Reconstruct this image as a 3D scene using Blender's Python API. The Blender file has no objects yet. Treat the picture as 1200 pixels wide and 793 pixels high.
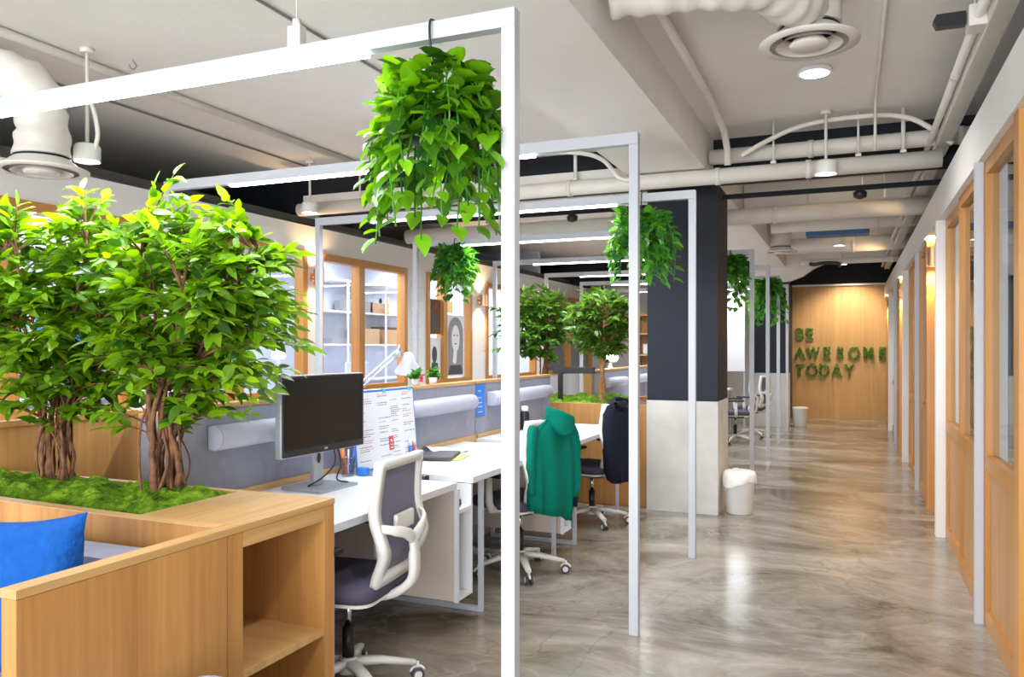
import bpy, bmesh, math, random
from mathutils import Vector, Matrix, noise
R = math.radians
PI = math.pi
S = bpy.context.scene
COL = S.collection

# ---------------------------------------------------------------- camera, exposure, world, large lights
cam_d = bpy.data.cameras.new('camera'); cam = bpy.data.objects.new('camera', cam_d); COL.objects.link(cam)
cam.location = (0, 0, 1.45); cam.rotation_euler = (R(90), 0, R(22.8))
cam_d.sensor_width = 36; cam_d.lens = 28.35; cam_d.shift_y = 0.00875
cam_d.clip_start = 0.05; cam_d.clip_end = 100
S.camera = cam
S.view_settings.view_transform = 'Standard'; S.view_settings.look = 'None'
S.view_settings.gamma = 1; S.view_settings.use_curve_mapping = False
S.view_settings.exposure = 0.68
W = bpy.data.worlds.new('ambient_fill'); S.world = W; W.use_nodes = True  # uniform fill added through the open end behind the camera
W.node_tree.nodes['Background'].inputs[0].default_value = (0.93, 0.96, 1.0, 1)
W.node_tree.nodes['Background'].inputs[1].default_value = 1.7

def area(name, loc, rot, sx, sy, power, col=(1, 1, 1), spread=None):
    l = bpy.data.lights.new(name, 'AREA'); l.shape = 'RECTANGLE'; l.size = sx; l.size_y = sy
    l.energy = power; l.color = col
    if spread: l.spread = spread
    o = bpy.data.objects.new(name, l); COL.objects.link(o); o.location = loc; o.rotation_euler = rot
    return o
# fill panel added behind the camera, and fill panels added inside the offices
area('front_fill', (-1.5, -6.5, 1.4), (R(98), 0, 0), 9, 3.4, 600, (0.95, 0.97, 1.0))
for i, y in enumerate((4.5, 8.2, 12)):
    area('office_fill', (-5.95, y, 2.68), (0, 0, 0), 1.0, 2.4, 70, (0.86, 0.92, 1.0))
area('office_fill', (2.3, 6, 2.68), (0, 0, 0), 1.6, 4, 18, (1, 0.96, 0.9))
area('office_fill', (2.3, 12, 2.68), (0, 0, 0), 1.6, 4, 25, (1, 0.96, 0.9))

# ---------------------------------------------------------------- materials
def mat(name, col, rough=0.5, metal=0.0, emit=None, es=0, spec=0.5, bump=0, bscale=60, var=0, vscale=8, coat=0):
    m = bpy.data.materials.new(name); m.use_nodes = True
    nt = m.node_tree; b = nt.nodes['Principled BSDF']
    b.inputs['Base Color'].default_value = (*col, 1); b.inputs['Roughness'].default_value = rough
    b.inputs['Metallic'].default_value = metal; b.inputs['Specular IOR Level'].default_value = spec
    if coat: b.inputs['Coat Weight'].default_value = coat
    if emit: b.inputs['Emission Color'].default_value = (*emit, 1); b.inputs['Emission Strength'].default_value = es
    tc = nt.nodes.new('ShaderNodeTexCoord')
    if var:
        n = nt.nodes.new('ShaderNodeTexNoise'); n.inputs['Scale'].default_value = vscale; n.inputs['Detail'].default_value = 4
        nt.links.new(tc.outputs['Object'], n.inputs['Vector'])
        r = nt.nodes.new('ShaderNodeValToRGB')
        r.color_ramp.elements[0].position = .3; r.color_ramp.elements[1].position = .7
        r.color_ramp.elements[0].color = (*[c * (1 - var) for c in col], 1)
        r.color_ramp.elements[1].color = (*[min(1, c * (1 + var)) for c in col], 1)
        nt.links.new(n.outputs['Fac'], r.inputs['Fac']); nt.links.new(r.outputs['Color'], b.inputs['Base Color'])
    if bump:
        n = nt.nodes.new('ShaderNodeTexNoise'); n.inputs['Scale'].default_value = bscale; n.inputs['Detail'].default_value = 3
        nt.links.new(tc.outputs['Object'], n.inputs['Vector'])
        bp = nt.nodes.new('ShaderNodeBump'); bp.inputs['Strength'].default_value = bump; bp.inputs['Distance'].default_value = .01
        nt.links.new(n.outputs['Fac'], bp.inputs['Height']); nt.links.new(bp.outputs['Normal'], b.inputs['Normal'])
    return m

def wood(name, c1, c2, axis=2, rough=0.42, plank=0.17):
    m = bpy.data.materials.new(name); m.use_nodes = True
    nt = m.node_tree; L = nt.links.new; N = nt.nodes.new; b = nt.nodes['Principled BSDF']
    tc = N('ShaderNodeTexCoord'); geo = N('ShaderNodeNewGeometry')
    mp = N('ShaderNodeMapping'); s = [26, 26, 26]; s[axis] = 1.1
    mp.inputs['Scale'].default_value = s; L(geo.outputs['Position'], mp.inputs['Vector'])
    n = N('ShaderNodeTexNoise'); n.inputs['Scale'].default_value = 1; n.inputs['Detail'].default_value = 7; n.inputs['Roughness'].default_value = .65
    n.inputs['Distortion'].default_value = .6
    L(mp.outputs['Vector'], n.inputs['Vector'])
    mp2 = N('ShaderNodeMapping'); s2 = [1 / plank] * 3; s2[axis] = 0.0
    mp2.inputs['Scale'].default_value = s2; L(geo.outputs['Position'], mp2.inputs['Vector'])
    v = N('ShaderNodeTexVoronoi'); v.inputs['Scale'].default_value = 1; v.inputs['Randomness'].default_value = .6
    L(mp2.outputs['Vector'], v.inputs['Vector'])
    mx = N('ShaderNodeMath'); mx.operation = 'MULTIPLY_ADD'; L(v.outputs['Color'], mx.inputs[0]); mx.inputs[1].default_value = .35
    sub = N('ShaderNodeMath'); sub.operation = 'MULTIPLY_ADD'; L(n.outputs['Fac'], sub.inputs[0]); sub.inputs[1].default_value = 1.1; sub.inputs[2].default_value = -.22
    L(sub.outputs[0], mx.inputs[2])
    r = N('ShaderNodeValToRGB'); r.color_ramp.elements[0].position = .1; r.color_ramp.elements[1].position = .9
    r.color_ramp.elements[0].color = (*c1, 1); r.color_ramp.elements[1].color = (*c2, 1)
    L(mx.outputs[0], r.inputs['Fac']); L(r.outputs['Color'], b.inputs['Base Color'])
    b.inputs['Roughness'].default_value = rough
    bp = N('ShaderNodeBump'); bp.inputs['Strength'].default_value = .05; bp.inputs['Distance'].default_value = .002
    L(n.outputs['Fac'], bp.inputs['Height']); L(bp.outputs['Normal'], b.inputs['Normal'])
    return m

def leafmat(name, dark, light, trans=0.35, edge=None):
    m = bpy.data.materials.new(name); m.use_nodes = True
    nt = m.node_tree; L = nt.links.new; N = nt.nodes.new; b = nt.nodes['Principled BSDF']; out = nt.nodes['Material Output']
    g = N('ShaderNodeNewGeometry')
    r = N('ShaderNodeValToRGB'); r.color_ramp.elements[0].color = (*dark, 1); r.color_ramp.elements[1].color = (*light, 1)
    e = r.color_ramp.elements.new(.45); e.color = (*[(a + c) / 2 * .95 for a, c in zip(dark, light)], 1)
    L(g.outputs['Random Per Island'], r.inputs['Fac'])
    L(r.outputs['Color'], b.inputs['Base Color']); b.inputs['Roughness'].default_value = .38
    t = N('ShaderNodeBsdfTranslucent')
    hs = N('ShaderNodeHueSaturation'); hs.inputs['Value'].default_value = 2.2; hs.inputs['Saturation'].default_value = 1.05; hs.inputs['Hue'].default_value = .485
    L(r.outputs['Color'], hs.inputs['Color']); L(hs.outputs['Color'], t.inputs['Color'])
    mx = N('ShaderNodeMixShader'); mx.inputs[0].default_value = trans
    L(b.outputs[0], mx.inputs[1]); L(t.outputs[0], mx.inputs[2]); L(mx.outputs[0], out.inputs['Surface'])
    return m

def glassmat(name, tint=(1, 1, 1), k=1.0):
    m = bpy.data.materials.new(name); m.use_nodes = True
    nt = m.node_tree; L = nt.links.new; N = nt.nodes.new; nt.nodes.remove(nt.nodes['Principled BSDF']); out = nt.nodes['Material Output']
    t = N('ShaderNodeBsdfTransparent'); t.inputs[0].default_value = (*tint, 1)
    g = N('ShaderNodeBsdfGlossy'); g.inputs['Roughness'].default_value = 0.01
    f = N('ShaderNodeLayerWeight'); f.inputs['Blend'].default_value = .5
    pw = N('ShaderNodeMath'); pw.operation = 'POWER'; pw.inputs[1].default_value = 5; L(f.outputs['Facing'], pw.inputs[0])
    mu = N('ShaderNodeMath'); mu.operation = 'MULTIPLY_ADD'; mu.inputs[1].default_value = .9 * k; mu.inputs[2].default_value = .05 * k; mu.use_clamp = True
    L(pw.outputs[0], mu.inputs[0])
    mx = N('ShaderNodeMixShader'); L(mu.outputs[0], mx.inputs[0]); L(t.outputs[0], mx.inputs[1]); L(g.outputs[0], mx.inputs[2])
    L(mx.outputs[0], out.inputs['Surface'])
    return m

def floormat():
    m = bpy.data.materials.new('polished_concrete'); m.use_nodes = True
    nt = m.node_tree; L = nt.links.new; N = nt.nodes.new; b = nt.nodes['Principled BSDF']
    tc = N('ShaderNodeTexCoord')
    mp = N('ShaderNodeMapping'); mp.inputs['Scale'].default_value = (.8, 1.25, 1); mp.inputs['Rotation'].default_value = (0, 0, .35); L(tc.outputs['Object'], mp.inputs['Vector'])
    n1 = N('ShaderNodeTexNoise'); n1.inputs['Scale'].default_value = .95; n1.inputs['Detail'].default_value = 9; n1.inputs['Roughness'].default_value = .66; n1.inputs['Distortion'].default_value = 1.3
    L(mp.outputs[0], n1.inputs['Vector'])
    r = N('ShaderNodeValToRGB'); cr = r.color_ramp
    cr.elements[0].position = .35; cr.elements[0].color = (.095, .080, .060, 1)
    cr.elements[1].position = .72; cr.elements[1].color = (.50, .465, .405, 1)
    e = cr.elements.new(.44); e.color = (.21, .185, .15, 1)
    e = cr.elements.new(.56); e.color = (.33, .30, .255, 1)
    L(n1.outputs['Fac'], r.inputs['Fac'])
    # pale veins
    mp2 = N('ShaderNodeMapping'); mp2.inputs['Scale'].default_value = (.8, 1.6, 1); mp2.inputs['Rotation'].default_value = (0, 0, -.4); L(tc.outputs['Object'], mp2.inputs['Vector'])
    n2 = N('ShaderNodeTexNoise'); n2.inputs['Scale'].default_value = 1.7; n2.inputs['Detail'].default_value = 5; n2.inputs['Distortion'].default_value = 1.8; L(mp2.outputs[0], n2.inputs['Vector'])
    a = N('ShaderNodeMath'); a.operation = 'SUBTRACT'; a.inputs[1].default_value = .5; L(n2.outputs['Fac'], a.inputs[0])
    ab = N('ShaderNodeMath'); ab.operation = 'ABSOLUTE'; L(a.outputs[0], ab.inputs[0])
    vr = N('ShaderNodeMapRange'); vr.inputs['From Min'].default_value = 0; vr.inputs['From Max'].default_value = .02; vr.inputs['To Min'].default_value = .30; vr.inputs['To Max'].default_value = 0; L(ab.outputs[0], vr.inputs['Value'])
    mx = N('ShaderNodeMix'); mx.data_type = 'RGBA'; L(vr.outputs[0], mx.inputs['Factor']); L(r.outputs['Color'], mx.inputs[6]); mx.inputs[7].default_value = (.50, .44, .36, 1)
    # dark cracks and brownish clouds
    n3 = N('ShaderNodeTexNoise'); n3.inputs['Scale'].default_value = .55; n3.inputs['Detail'].default_value = 6; n3.inputs['Distortion'].default_value = 1.2; L(tc.outputs['Object'], n3.inputs['Vector'])
    a3 = N('ShaderNodeMath'); a3.operation = 'SUBTRACT'; a3.inputs[1].default_value = .47; L(n3.outputs['Fac'], a3.inputs[0])
    ab3 = N('ShaderNodeMath'); ab3.operation = 'ABSOLUTE'; L(a3.outputs[0], ab3.inputs[0])
    v3 = N('ShaderNodeMapRange'); v3.inputs['From Max'].default_value = .007; v3.inputs['To Min'].default_value = .35; v3.inputs['To Max'].default_value = 0; L(ab3.outputs[0], v3.inputs['Value'])
    mx3 = N('ShaderNodeMix'); mx3.data_type = 'RGBA'; L(v3.outputs[0], mx3.inputs['Factor']); L(mx.outputs[2], mx3.inputs[6]); mx3.inputs[7].default_value = (.08, .065, .05, 1)
    n4 = N('ShaderNodeTexNoise'); n4.inputs['Scale'].default_value = .7; n4.inputs['Detail'].default_value = 3; L(tc.outputs['Object'], n4.inputs['Vector'])
    v4 = N('ShaderNodeMapRange'); v4.inputs['From Min'].default_value = .5; v4.inputs['From Max'].default_value = .7; v4.inputs['To Max'].default_value = .55; L(n4.outputs['Fac'], v4.inputs['Value'])
    mx4 = N('ShaderNodeMix'); mx4.data_type = 'RGBA'; mx4.blend_type = 'MULTIPLY'; L(v4.outputs[0], mx4.inputs['Factor']); L(mx3.outputs[2], mx4.inputs[6]); mx4.inputs[7].default_value = (1.0, .80, .56, 1)
    L(mx4.outputs[2], b.inputs['Base Color'])
    rr = N('ShaderNodeMapRange'); rr.inputs['To Min'].default_value = .10; rr.inputs['To Max'].default_value = .30; L(n1.outputs['Fac'], rr.inputs['Value']); L(rr.outputs[0], b.inputs['Roughness'])
    b.inputs['Specular IOR Level'].default_value = .75
    bp = N('ShaderNodeBump'); bp.inputs['Strength'].default_value = .12; bp.inputs['Distance'].default_value = .01; L(n2.outputs['Fac'], bp.inputs['Height']); L(bp.outputs[0], b.inputs['Normal'])
    return m

def mossmat():
    m = bpy.data.materials.new('moss'); m.use_nodes = True
    nt = m.node_tree; L = nt.links.new; N = nt.nodes.new; b = nt.nodes['Principled BSDF']
    tc = N('ShaderNodeTexCoord')
    n = N('ShaderNodeTexNoise'); n.inputs['Scale'].default_value = 14; n.inputs['Detail'].default_value = 8; n.inputs['Roughness'].default_value = .75; L(tc.outputs['Object'], n.inputs['Vector'])
    r = N('ShaderNodeValToRGB'); cr = r.color_ramp
    cr.elements[0].position = .36; cr.elements[0].color = (.035, .075, .006, 1)
    cr.elements[1].position = .66; cr.elements[1].color = (.30, .50, .03, 1)
    e = cr.elements.new(.5); e.color = (.12, .25, .012, 1)
    L(n.outputs['Fac'], r.inputs['Fac']); L(r.outputs['Color'], b.inputs['Base Color']); b.inputs['Roughness'].default_value = 1
    b.inputs['Specular IOR Level'].default_value = .1
    n2 = N('ShaderNodeTexNoise'); n2.inputs['Scale'].default_value = 160; n2.inputs['Detail'].default_value = 4; L(tc.outputs['Object'], n2.inputs['Vector'])
    bp = N('ShaderNodeBump'); bp.inputs['Strength'].default_value = 1; bp.inputs['Distance'].default_value = .012; L(n2.outputs['Fac'], bp.inputs['Height']); L(bp.outputs[0], b.inputs['Normal'])
    return m

M = {}
M['floor'] = floormat()
M['ceil'] = mat('painted_ceiling', (.80, .775, .755), .8, bump=.15, bscale=25, var=.03, vscale=2)
M['white'] = mat('white_paint', (.80, .79, .78), .6, var=.02, vscale=3)
M['pipe'] = mat('cream_pipe', (.70, .665, .615), .5, var=.05, vscale=5)
M['steel'] = mat('white_steel', (.50, .52, .57), .4)
M['black'] = mat('black_paint', (.008, .010, .016), .6, spec=.25, var=.2)
M['navy'] = mat('navy_paint', (.013, .016, .026), .6, spec=.3, var=.1)
M['concrete'] = mat('pale_concrete', (.56, .545, .52), .7, bump=.3, bscale=12, var=.10, vscale=5)
M['oak'] = wood('oak_vertical', (.35, .155, .040), (.63, .32, .098), 2)
M['oak_y'] = wood('oak_lengthwise', (.42, .22, .075), (.72, .44, .18), 1)
M['oak_x'] = wood('oak_crosswise', (.42, .22, .075), (.72, .44, .18), 0)
M['frame'] = wood('honey_frame', (.40, .165, .030), (.60, .28, .066), 2, rough=.35, plank=.5)
M['panel'] = wood('oak_panel', (.38, .18, .05), (.56, .30, .098), 2, rough=.4, plank=.11)
M['feature'] = wood('feature_wall', (.36, .19, .062), (.56, .33, .125), 2, rough=.45, plank=.2)
M['felt'] = mat('grey_felt', (.335, .335, .40), .95, bump=.3, bscale=300, var=.06, vscale=20, spec=.1)
M['felt_l'] = mat('light_grey_felt', (.47, .48, .56), .9, bump=.25, bscale=300, var=.04, vscale=20, spec=.1)
M['desk'] = mat('white_laminate', (.74, .755, .80), .35)
M['taupe'] = mat('pinkish_laminate', (.62, .53, .47), .5, var=.03, vscale=3)
M['wplastic'] = mat('white_plastic', (.74, .73, .70), .35)
M['mesh'] = mat('grey_mesh', (.29, .275, .35), .85, bump=.5, bscale=500, spec=.2)
M['cushion'] = mat('dark_cushion', (.07, .06, .10), .9, bump=.3, bscale=300)
M['bplastic'] = mat('black_plastic', (.012, .012, .014), .4)
M['chrome'] = mat('chrome', (.7, .7, .72), .2, metal=1)
M['silver'] = mat('silver_plastic', (.42, .44, .48), .35, metal=.6)
M['screen'] = mat('black_screen', (.008, .009, .010), .22, spec=.5)
M['bluefab'] = mat('blue_fabric', (.006, .085, .36), .85, bump=1, bscale=38, var=.12, vscale=25, spec=.2)
M['greyfab'] = mat('grey_fabric', (.34, .34, .45), .9, bump=.4, bscale=250, var=.06, vscale=15, spec=.1)
M['hoodie'] = mat('green_fleece', (.0, .165, .115), .9, bump=.4, bscale=120, spec=.15)
M['jacket'] = mat('navy_cloth', (.008, .011, .022), .8, bump=.3, bscale=90, spec=.2)
M['bark'] = mat('brown_bark', (.17, .075, .035), .9, bump=1, bscale=45, var=.5, vscale=30)
M['bark_l'] = mat('tan_bark', (.36, .18, .07), .85, bump=.8, bscale=45, var=.35, vscale=30)
M['ficus'] = leafmat('ficus_leaf', (.020, .085, .007), (.24, .46, .018), .38)
M['ficus_d'] = leafmat('dark_ficus_leaf', (.02, .075, .010), (.13, .27, .022), .3)
M['pothos'] = leafmat('pothos_leaf', (.006, .055, .005), (.17, .44, .010), .36)
M['fern'] = leafmat('ivy_leaf', (.010, .10, .012), (.10, .34, .03), .3)
M['moss'] = mossmat()
M['wallmoss'] = leafmat('wall_leaf', (.04, .10, .015), (.26, .40, .07), .1)
M['led'] = mat('led_glow', (1, 1, 1), .5, emit=(.86, .93, 1), es=9)
M['lamp'] = mat('lamp_glow', (1, 1, 1), .5, emit=(1, .97, .92), es=14)
M['warm'] = mat('warm_glow', (1, .8, .5), .5, emit=(1, .66, .30), es=22)
M['copper'] = mat('copper', (.72, .40, .22), .3, metal=.85)
M['gold'] = mat('brass', (.75, .50, .18), .35, metal=.7)
M['glass'] = glassmat('clear_glass')
M['glassr'] = glassmat('greenish_glass', (.86, .93, .91), 1.3)
M['paper'] = mat('paper', (.74, .75, .79), .7)
M['blue'] = mat('blue_plastic', (.03, .19, .66), .45)
M['teal'] = mat('teal_plastic', (.10, .50, .55), .5)
M['red'] = mat('red_plastic', (.55, .06, .05), .45)
M['orange'] = mat('orange_plastic', (.75, .22, .06), .5)
M['ink'] = mat('dark_ink', (.10, .10, .13), .7)
M['pink'] = mat('pink_ink', (.65, .22, .25), .7)
M['card'] = mat('cardboard', (.50, .33, .18), .8, var=.06)
M['dkgrey'] = mat('dark_grey', (.06, .06, .07), .6)
M['midgrey'] = mat('mid_grey', (.25, .25, .27), .6)
M['lav'] = mat('lavender_wall', (.60, .65, .78), .8)
M['voidshade'] = mat('void_shade', (.07, .065, .06), .9)  # dark colour stands in for the shade of the unlit ceiling void
M['clear'] = glassmat('clear_plastic', (.8, .85, .9), 1.2)
M['flower'] = mat('red_petal', (.70, .06, .12), .6)
M['petal_w'] = mat('white_petal', (.85, .83, .8), .6)
M['bag'] = mat('bin_bag', (.80, .79, .77), .4, bump=.5, bscale=30)
M['bluelight'] = mat('blue_duct_face', (.05, .14, .35), .6)

# ---------------------------------------------------------------- mesh helpers
def new(): return bmesh.new()
def box(bm, x0, x1, y0, y1, z0, z1, bev=0):
    vs = [bm.verts.new(p) for p in ((x0, y0, z0), (x1, y0, z0), (x1, y1, z0), (x0, y1, z0), (x0, y0, z1), (x1, y0, z1), (x1, y1, z1), (x0, y1, z1))]
    fs = [bm.faces.new([vs[i] for i in f]) for f in ((3, 2, 1, 0), (4, 5, 6, 7), (0, 1, 5, 4), (1, 2, 6, 5), (2, 3, 7, 6), (3, 0, 4, 7))]
    if bev:
        es = list({e for f in fs for e in f.edges})
        bmesh.ops.bevel(bm, geom=es, offset=bev, segments=2, affect='EDGES', profile=.6)
    return vs
def quad(bm, *ps): return bm.faces.new([bm.verts.new(p) for p in ps])
def frames(pts):
    pts = [Vector(p) for p in pts]; T = []
    for i in range(len(pts)):
        a = pts[max(0, i - 1)]; b = pts[min(len(pts) - 1, i + 1)]
        T.append((b - a).normalized())
    up = Vector((0, 0, 1)) if abs(T[0].z) < .9 else Vector((1, 0, 0))
    n = T[0].cross(up).normalized(); F = []
    for i, t in enumerate(T):
        if i: 
            n = (n - t * n.dot(t))
            n = n.normalized() if n.length > 1e-6 else t.orthogonal().normalized()
        F.append((pts[i], n, t.cross(n).normalized()))
    return F
def tube(bm, pts, r, n=8, cap=True, sx=1, sy=1, smooth=True, power=None):
    """sweep; r a number or a list; sx, sy stretch the section (along n and b)"""
    F = frames(pts); rings = []
    for i, (p, a, b) in enumerate(F):
        rr = r[i] if isinstance(r, (list, tuple)) else r
        ring = []
        for k in range(n):
            t = 2 * PI * (k + .5 * (n == 4)) / n
            c, s = math.cos(t), math.sin(t)
            if power: 
                c = math.copysign(abs(c) ** power, c); s = math.copysign(abs(s) ** power, s)
            if n == 4: c *= 1.4142; s *= 1.4142
            ring.append(bm.verts.new(p + a * (c * rr * sx) + b * (s * rr * sy)))
        rings.append(ring)
    for i in range(len(rings) - 1):
        for k in range(n):
            f = bm.faces.new((rings[i][k], rings[i][(k + 1) % n], rings[i + 1][(k + 1) % n], rings[i + 1][k])); f.smooth = smooth and n > 4
    if cap:
        bm.faces.new(rings[0][::-1]); bm.faces.new(rings[-1])
    return rings
def lathe(bm, prof, n=24, c=(0, 0, 0), cap0=True, cap1=True, smooth=True):
    c = Vector(c); rings = []
    for r, z in prof:
        rings.append([bm.verts.new(c + Vector((r * math.cos(2 * PI * k / n), r * math.sin(2 * PI * k / n), z))) for k in range(n)])
    for i in range(len(rings) - 1):
        for k in range(n):
            f = bm.faces.new((rings[i][k], rings[i][(k + 1) % n], rings[i + 1][(k + 1) % n], rings[i + 1][k])); f.smooth = smooth
    if cap0: bm.faces.new(rings[0][::-1])
    if cap1: bm.faces.new(rings[-1])
def prism(bm, poly, axis, a0, a1):
    """poly in the two other axes, extruded along axis"""
    def P(u, v, w):
        return {0: (w, u, v), 1: (u, w, v), 2: (u, v, w)}[axis]
    A = [bm.verts.new(P(u, v, a0)) for u, v in poly]; B = [bm.verts.new(P(u, v, a1)) for u, v in poly]
    n = len(poly)
    bm.faces.new(A[::-1]); bm.faces.new(B)
    for i in range(n): bm.faces.new((A[i], A[(i + 1) % n], B[(i + 1) % n], B[i]))
def bez(pts, n=8):
    """Catmull-Rom through the points"""
    P = [Vector(p) for p in pts]; P = [P[0] * 2 - P[1]] + P + [P[-1] * 2 - P[-2]]; out = []
    for i in range(1, len(P) - 2):
        for k in range(n):
            t = k / n; a, b, c, d = P[i - 1:i + 3]
            out.append(.5 * ((2 * b) + (c - a) * t + (2 * a - 5 * b + 4 * c - d) * t * t + (3 * b - a - 3 * c + d) * t ** 3))
    out.append(P[-2]); return out
def obj(name, bm, m, parent=None, label=None):
    bmesh.ops.recalc_face_normals(bm, faces=bm.faces)
    me = bpy.data.meshes.new(name); bm.to_mesh(me); bm.free(); me.materials.append(M[m] if isinstance(m, str) else m)
    o = bpy.data.objects.new(name, me); COL.objects.link(o)
    if parent: o.parent = parent
    if label: o['label'] = label
    return o
def rawobj(name, bm, m, parent=None):
    me = bpy.data.meshes.new(name); bm.to_mesh(me); bm.free(); me.materials.append(M[m])
    o = bpy.data.objects.new(name, me); COL.objects.link(o)
    if parent: o.parent = parent
    return o
def thing(name, label, cat, loc=(0, 0, 0), rz=0, group=None):
    o = bpy.data.objects.new(name, None); COL.objects.link(o); o.location = loc; o.rotation_euler = (0, 0, rz)
    o.empty_display_size = .1
    return tag(o, label, cat, group)
def tag(o, label, cat, group=None, loc=None, rz=None):
    o['label'] = label; o['category'] = cat
    if group: o['group'] = group
    if loc is not None: o.location = loc
    if rz is not None: o.rotation_euler = (0, 0, rz)
    return o
def struct(name, bm, m, parent=None):
    o = obj(name, bm, m, parent)
    if not parent: o['kind'] = 'structure'
    return o
def sempty(name, loc=(0, 0, 0)):
    o = bpy.data.objects.new(name, None); COL.objects.link(o); o.location = loc; o['kind'] = 'structure'; return o
def dup(root, loc, rz=None, label=None, group=None):
    r = root.copy(); COL.objects.link(r); r.location = loc
    if rz is not None: r.rotation_euler = (0, 0, rz)
    if label: r['label'] = label
    if group: r['group'] = group
    for ch in list(root.children):
        c = ch.copy(); COL.objects.link(c); c.parent = r
        for g in list(ch.children):
            d = g.copy(); COL.objects.link(d); d.parent = c
    return r
def light(kind, name, loc, power, col=(1, 1, 1), size=.05, rot=(0, 0, 0), parent=None, angle=None, blend=.5):
    l = bpy.data.lights.new(name, kind); l.energy = power; l.color = col
    if kind == 'POINT': l.shadow_soft_size = size
    if kind == 'SPOT': l.shadow_soft_size = size; l.spot_size = angle or R(120); l.spot_blend = blend
    o = bpy.data.objects.new(name, l); COL.objects.link(o); o.location = loc; o.rotation_euler = rot
    if parent: o.parent = parent
    return o

# ================================================================ the setting
CZ = 3.19
b = new(); box(b, -8.2, 4.2, -3.5, 18.2, -.1, 0); struct('floor', b, 'floor')
b = new(); box(b, -8.2, 4.2, -3.5, 18.2, CZ, CZ + .1); struct('ceiling', b, 'ceil')
# long beam over the column line
b = new(); box(b, -1.70, -1.065, -3.5, 15.5, 2.87, CZ); struct('trim_1', b, 'ceil')
# black bulkheads across the room
b = new(); box(b, -7.5, 4.2, 6.90, 7.10, 2.84, CZ); struct('trim_2', b, 'black')
b = new(); box(b, -7.5, -1.7, 15.2, 15.4, 2.72, CZ); struct('trim_3', b, 'black')
# columns
for i, y in enumerate((7.12, 15.5)):
    r = sempty('wall_column' if i == 0 else 'wall_column_rear')
    b = new(); box(b, -1.68, -1.065, y, y + .61, .98, 2.87); obj('upper_shaft', b, 'navy', r)
    b = new(); box(b, -1.685, -1.06, y - .005, y + .615, 0, .98); obj('plinth', b, 'concrete', r)
# end wall: oak panelling under a black band
b = new(); box(b, -1.12, .72, 17.66, 17.8, 0, 2.70); struct('wall_end', b, 'feature')
b = new(); box(b, -1.2, .75, 17.6, 17.8, 2.70, 2.735); struct('trim_4', b, 'ceil')
b = new(); box(b, -4, 4, 17.62, 17.85, 2.735, CZ); struct('wall_end_top', b, 'black')
b = new(); box(b, -1.26, -1.12, 17.5, 17.85, 0, 2.735); struct('trim_5', b, 'dkgrey')
b = new(); box(b, -8.1, -1.26, 17.66, 17.8, 0, CZ); struct('wall_back', b, 'white')
b = new(); box(b, .72, 4.1, 17.66, 17.8, 0, CZ); struct('wall_office_end', b, 'white')
# office outer walls
b = new(); box(b, -8.2, -8.1, -3.5, 17.8, 0, CZ); struct('wall_left_outer', b, 'lav')
b = new(); box(b, 4.1, 4.2, -3.5, 17.8, 0, CZ); struct('wall_right_outer', b, 'white')
# office cross walls; the dark slabs and void walls paint unlit shade
for i, y in enumerate((1.2, 7.0, 13.6)):
    b = new(); box(b, -8.1, -5.2, y, y + .1, 0, CZ); struct('wall_office_%s' % 'abc'[i], b, 'lav')
b = new(); box(b, -8.1, -5.15, -3.5, 17.6, 2.72, 2.78); struct('ceiling_office_left', b, 'voidshade')
b = new(); box(b, .70, 4.1, -3.5, 17.6, 2.72, 2.78); struct('ceiling_office_right', b, 'voidshade')
b = new(); box(b, -7.2, -7.1, -3.5, 17.6, 2.78, CZ); struct('wall_void_shade_left', b, 'voidshade')  # added wall, its dark colour is the shade over the offices
b = new(); box(b, 1.8, 1.9, -3.5, 17.6, 2.78, CZ); struct('wall_void_shade_right', b, 'voidshade')

# ---------------------------------------------------------------- left glass wall, plane x = -5.1
XL = -5.1
b = new(); box(b, XL - .12, XL, -1, 17.66, 2.435, 2.69); struct('wall_left_fascia', b, 'white')
b = new(); box(b, XL - .10, XL, -1, 17.66, 0, .95); struct('wall_left_lower', b, 'white')
def window_left(n, y0, y1, mull):
    r = sempty('window_%d' % n, (XL, y0, .95))
    w = y1 - y0; h = 2.435 - .95; t = .075
    b = new()
    box(b, -.09, .02, 0, t, 0, h); box(b, -.09, .02, w - t, w, 0, h)
    box(b, -.088, .018, t, w - t, 0, t); box(b, -.088, .018, t, w - t, h - t, h)
    obj('window_frame', b, 'frame', r)
    cuts = [0] + [m - y0 for m in mull] + [w]
    for m in mull:
        b = new(); box(b, -.085, .025, m - y0 - .055, m - y0 + .055, t, h - t); obj('mullion', b, 'frame', r)
    for a, c in zip(cuts, cuts[1:]):
        b = new(); box(b, -.04, -.034, a + t * .8, c - t * .8, t * .9, h - t * .9); obj('pane', b, 'glass', r)
window_left(1, 1.6, 4.55, [2.6, 3.6])
window_left(2, 4.8, 6.74, [5.74])
window_left(3, 6.93, 8.74, [7.72])
window_left(4, 9.25, 10.6, [9.75])
window_left(5, 11.1, 13.2, [12.0])
window_left(6, 13.6, 16.5, [15.0])
for i, (y0, y1) in enumerate(((-1, 1.6), (4.55, 4.8), (6.74, 6.93), (8.74, 9.25), (10.6, 11.1), (13.2, 13.6), (16.5, 17.6))):
    b = new(); box(b, XL - .1, XL, y0, y1, .95, 2.435); struct('wall_left_pier_%s' % 'abcdefg'[i], b, 'white')

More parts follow.
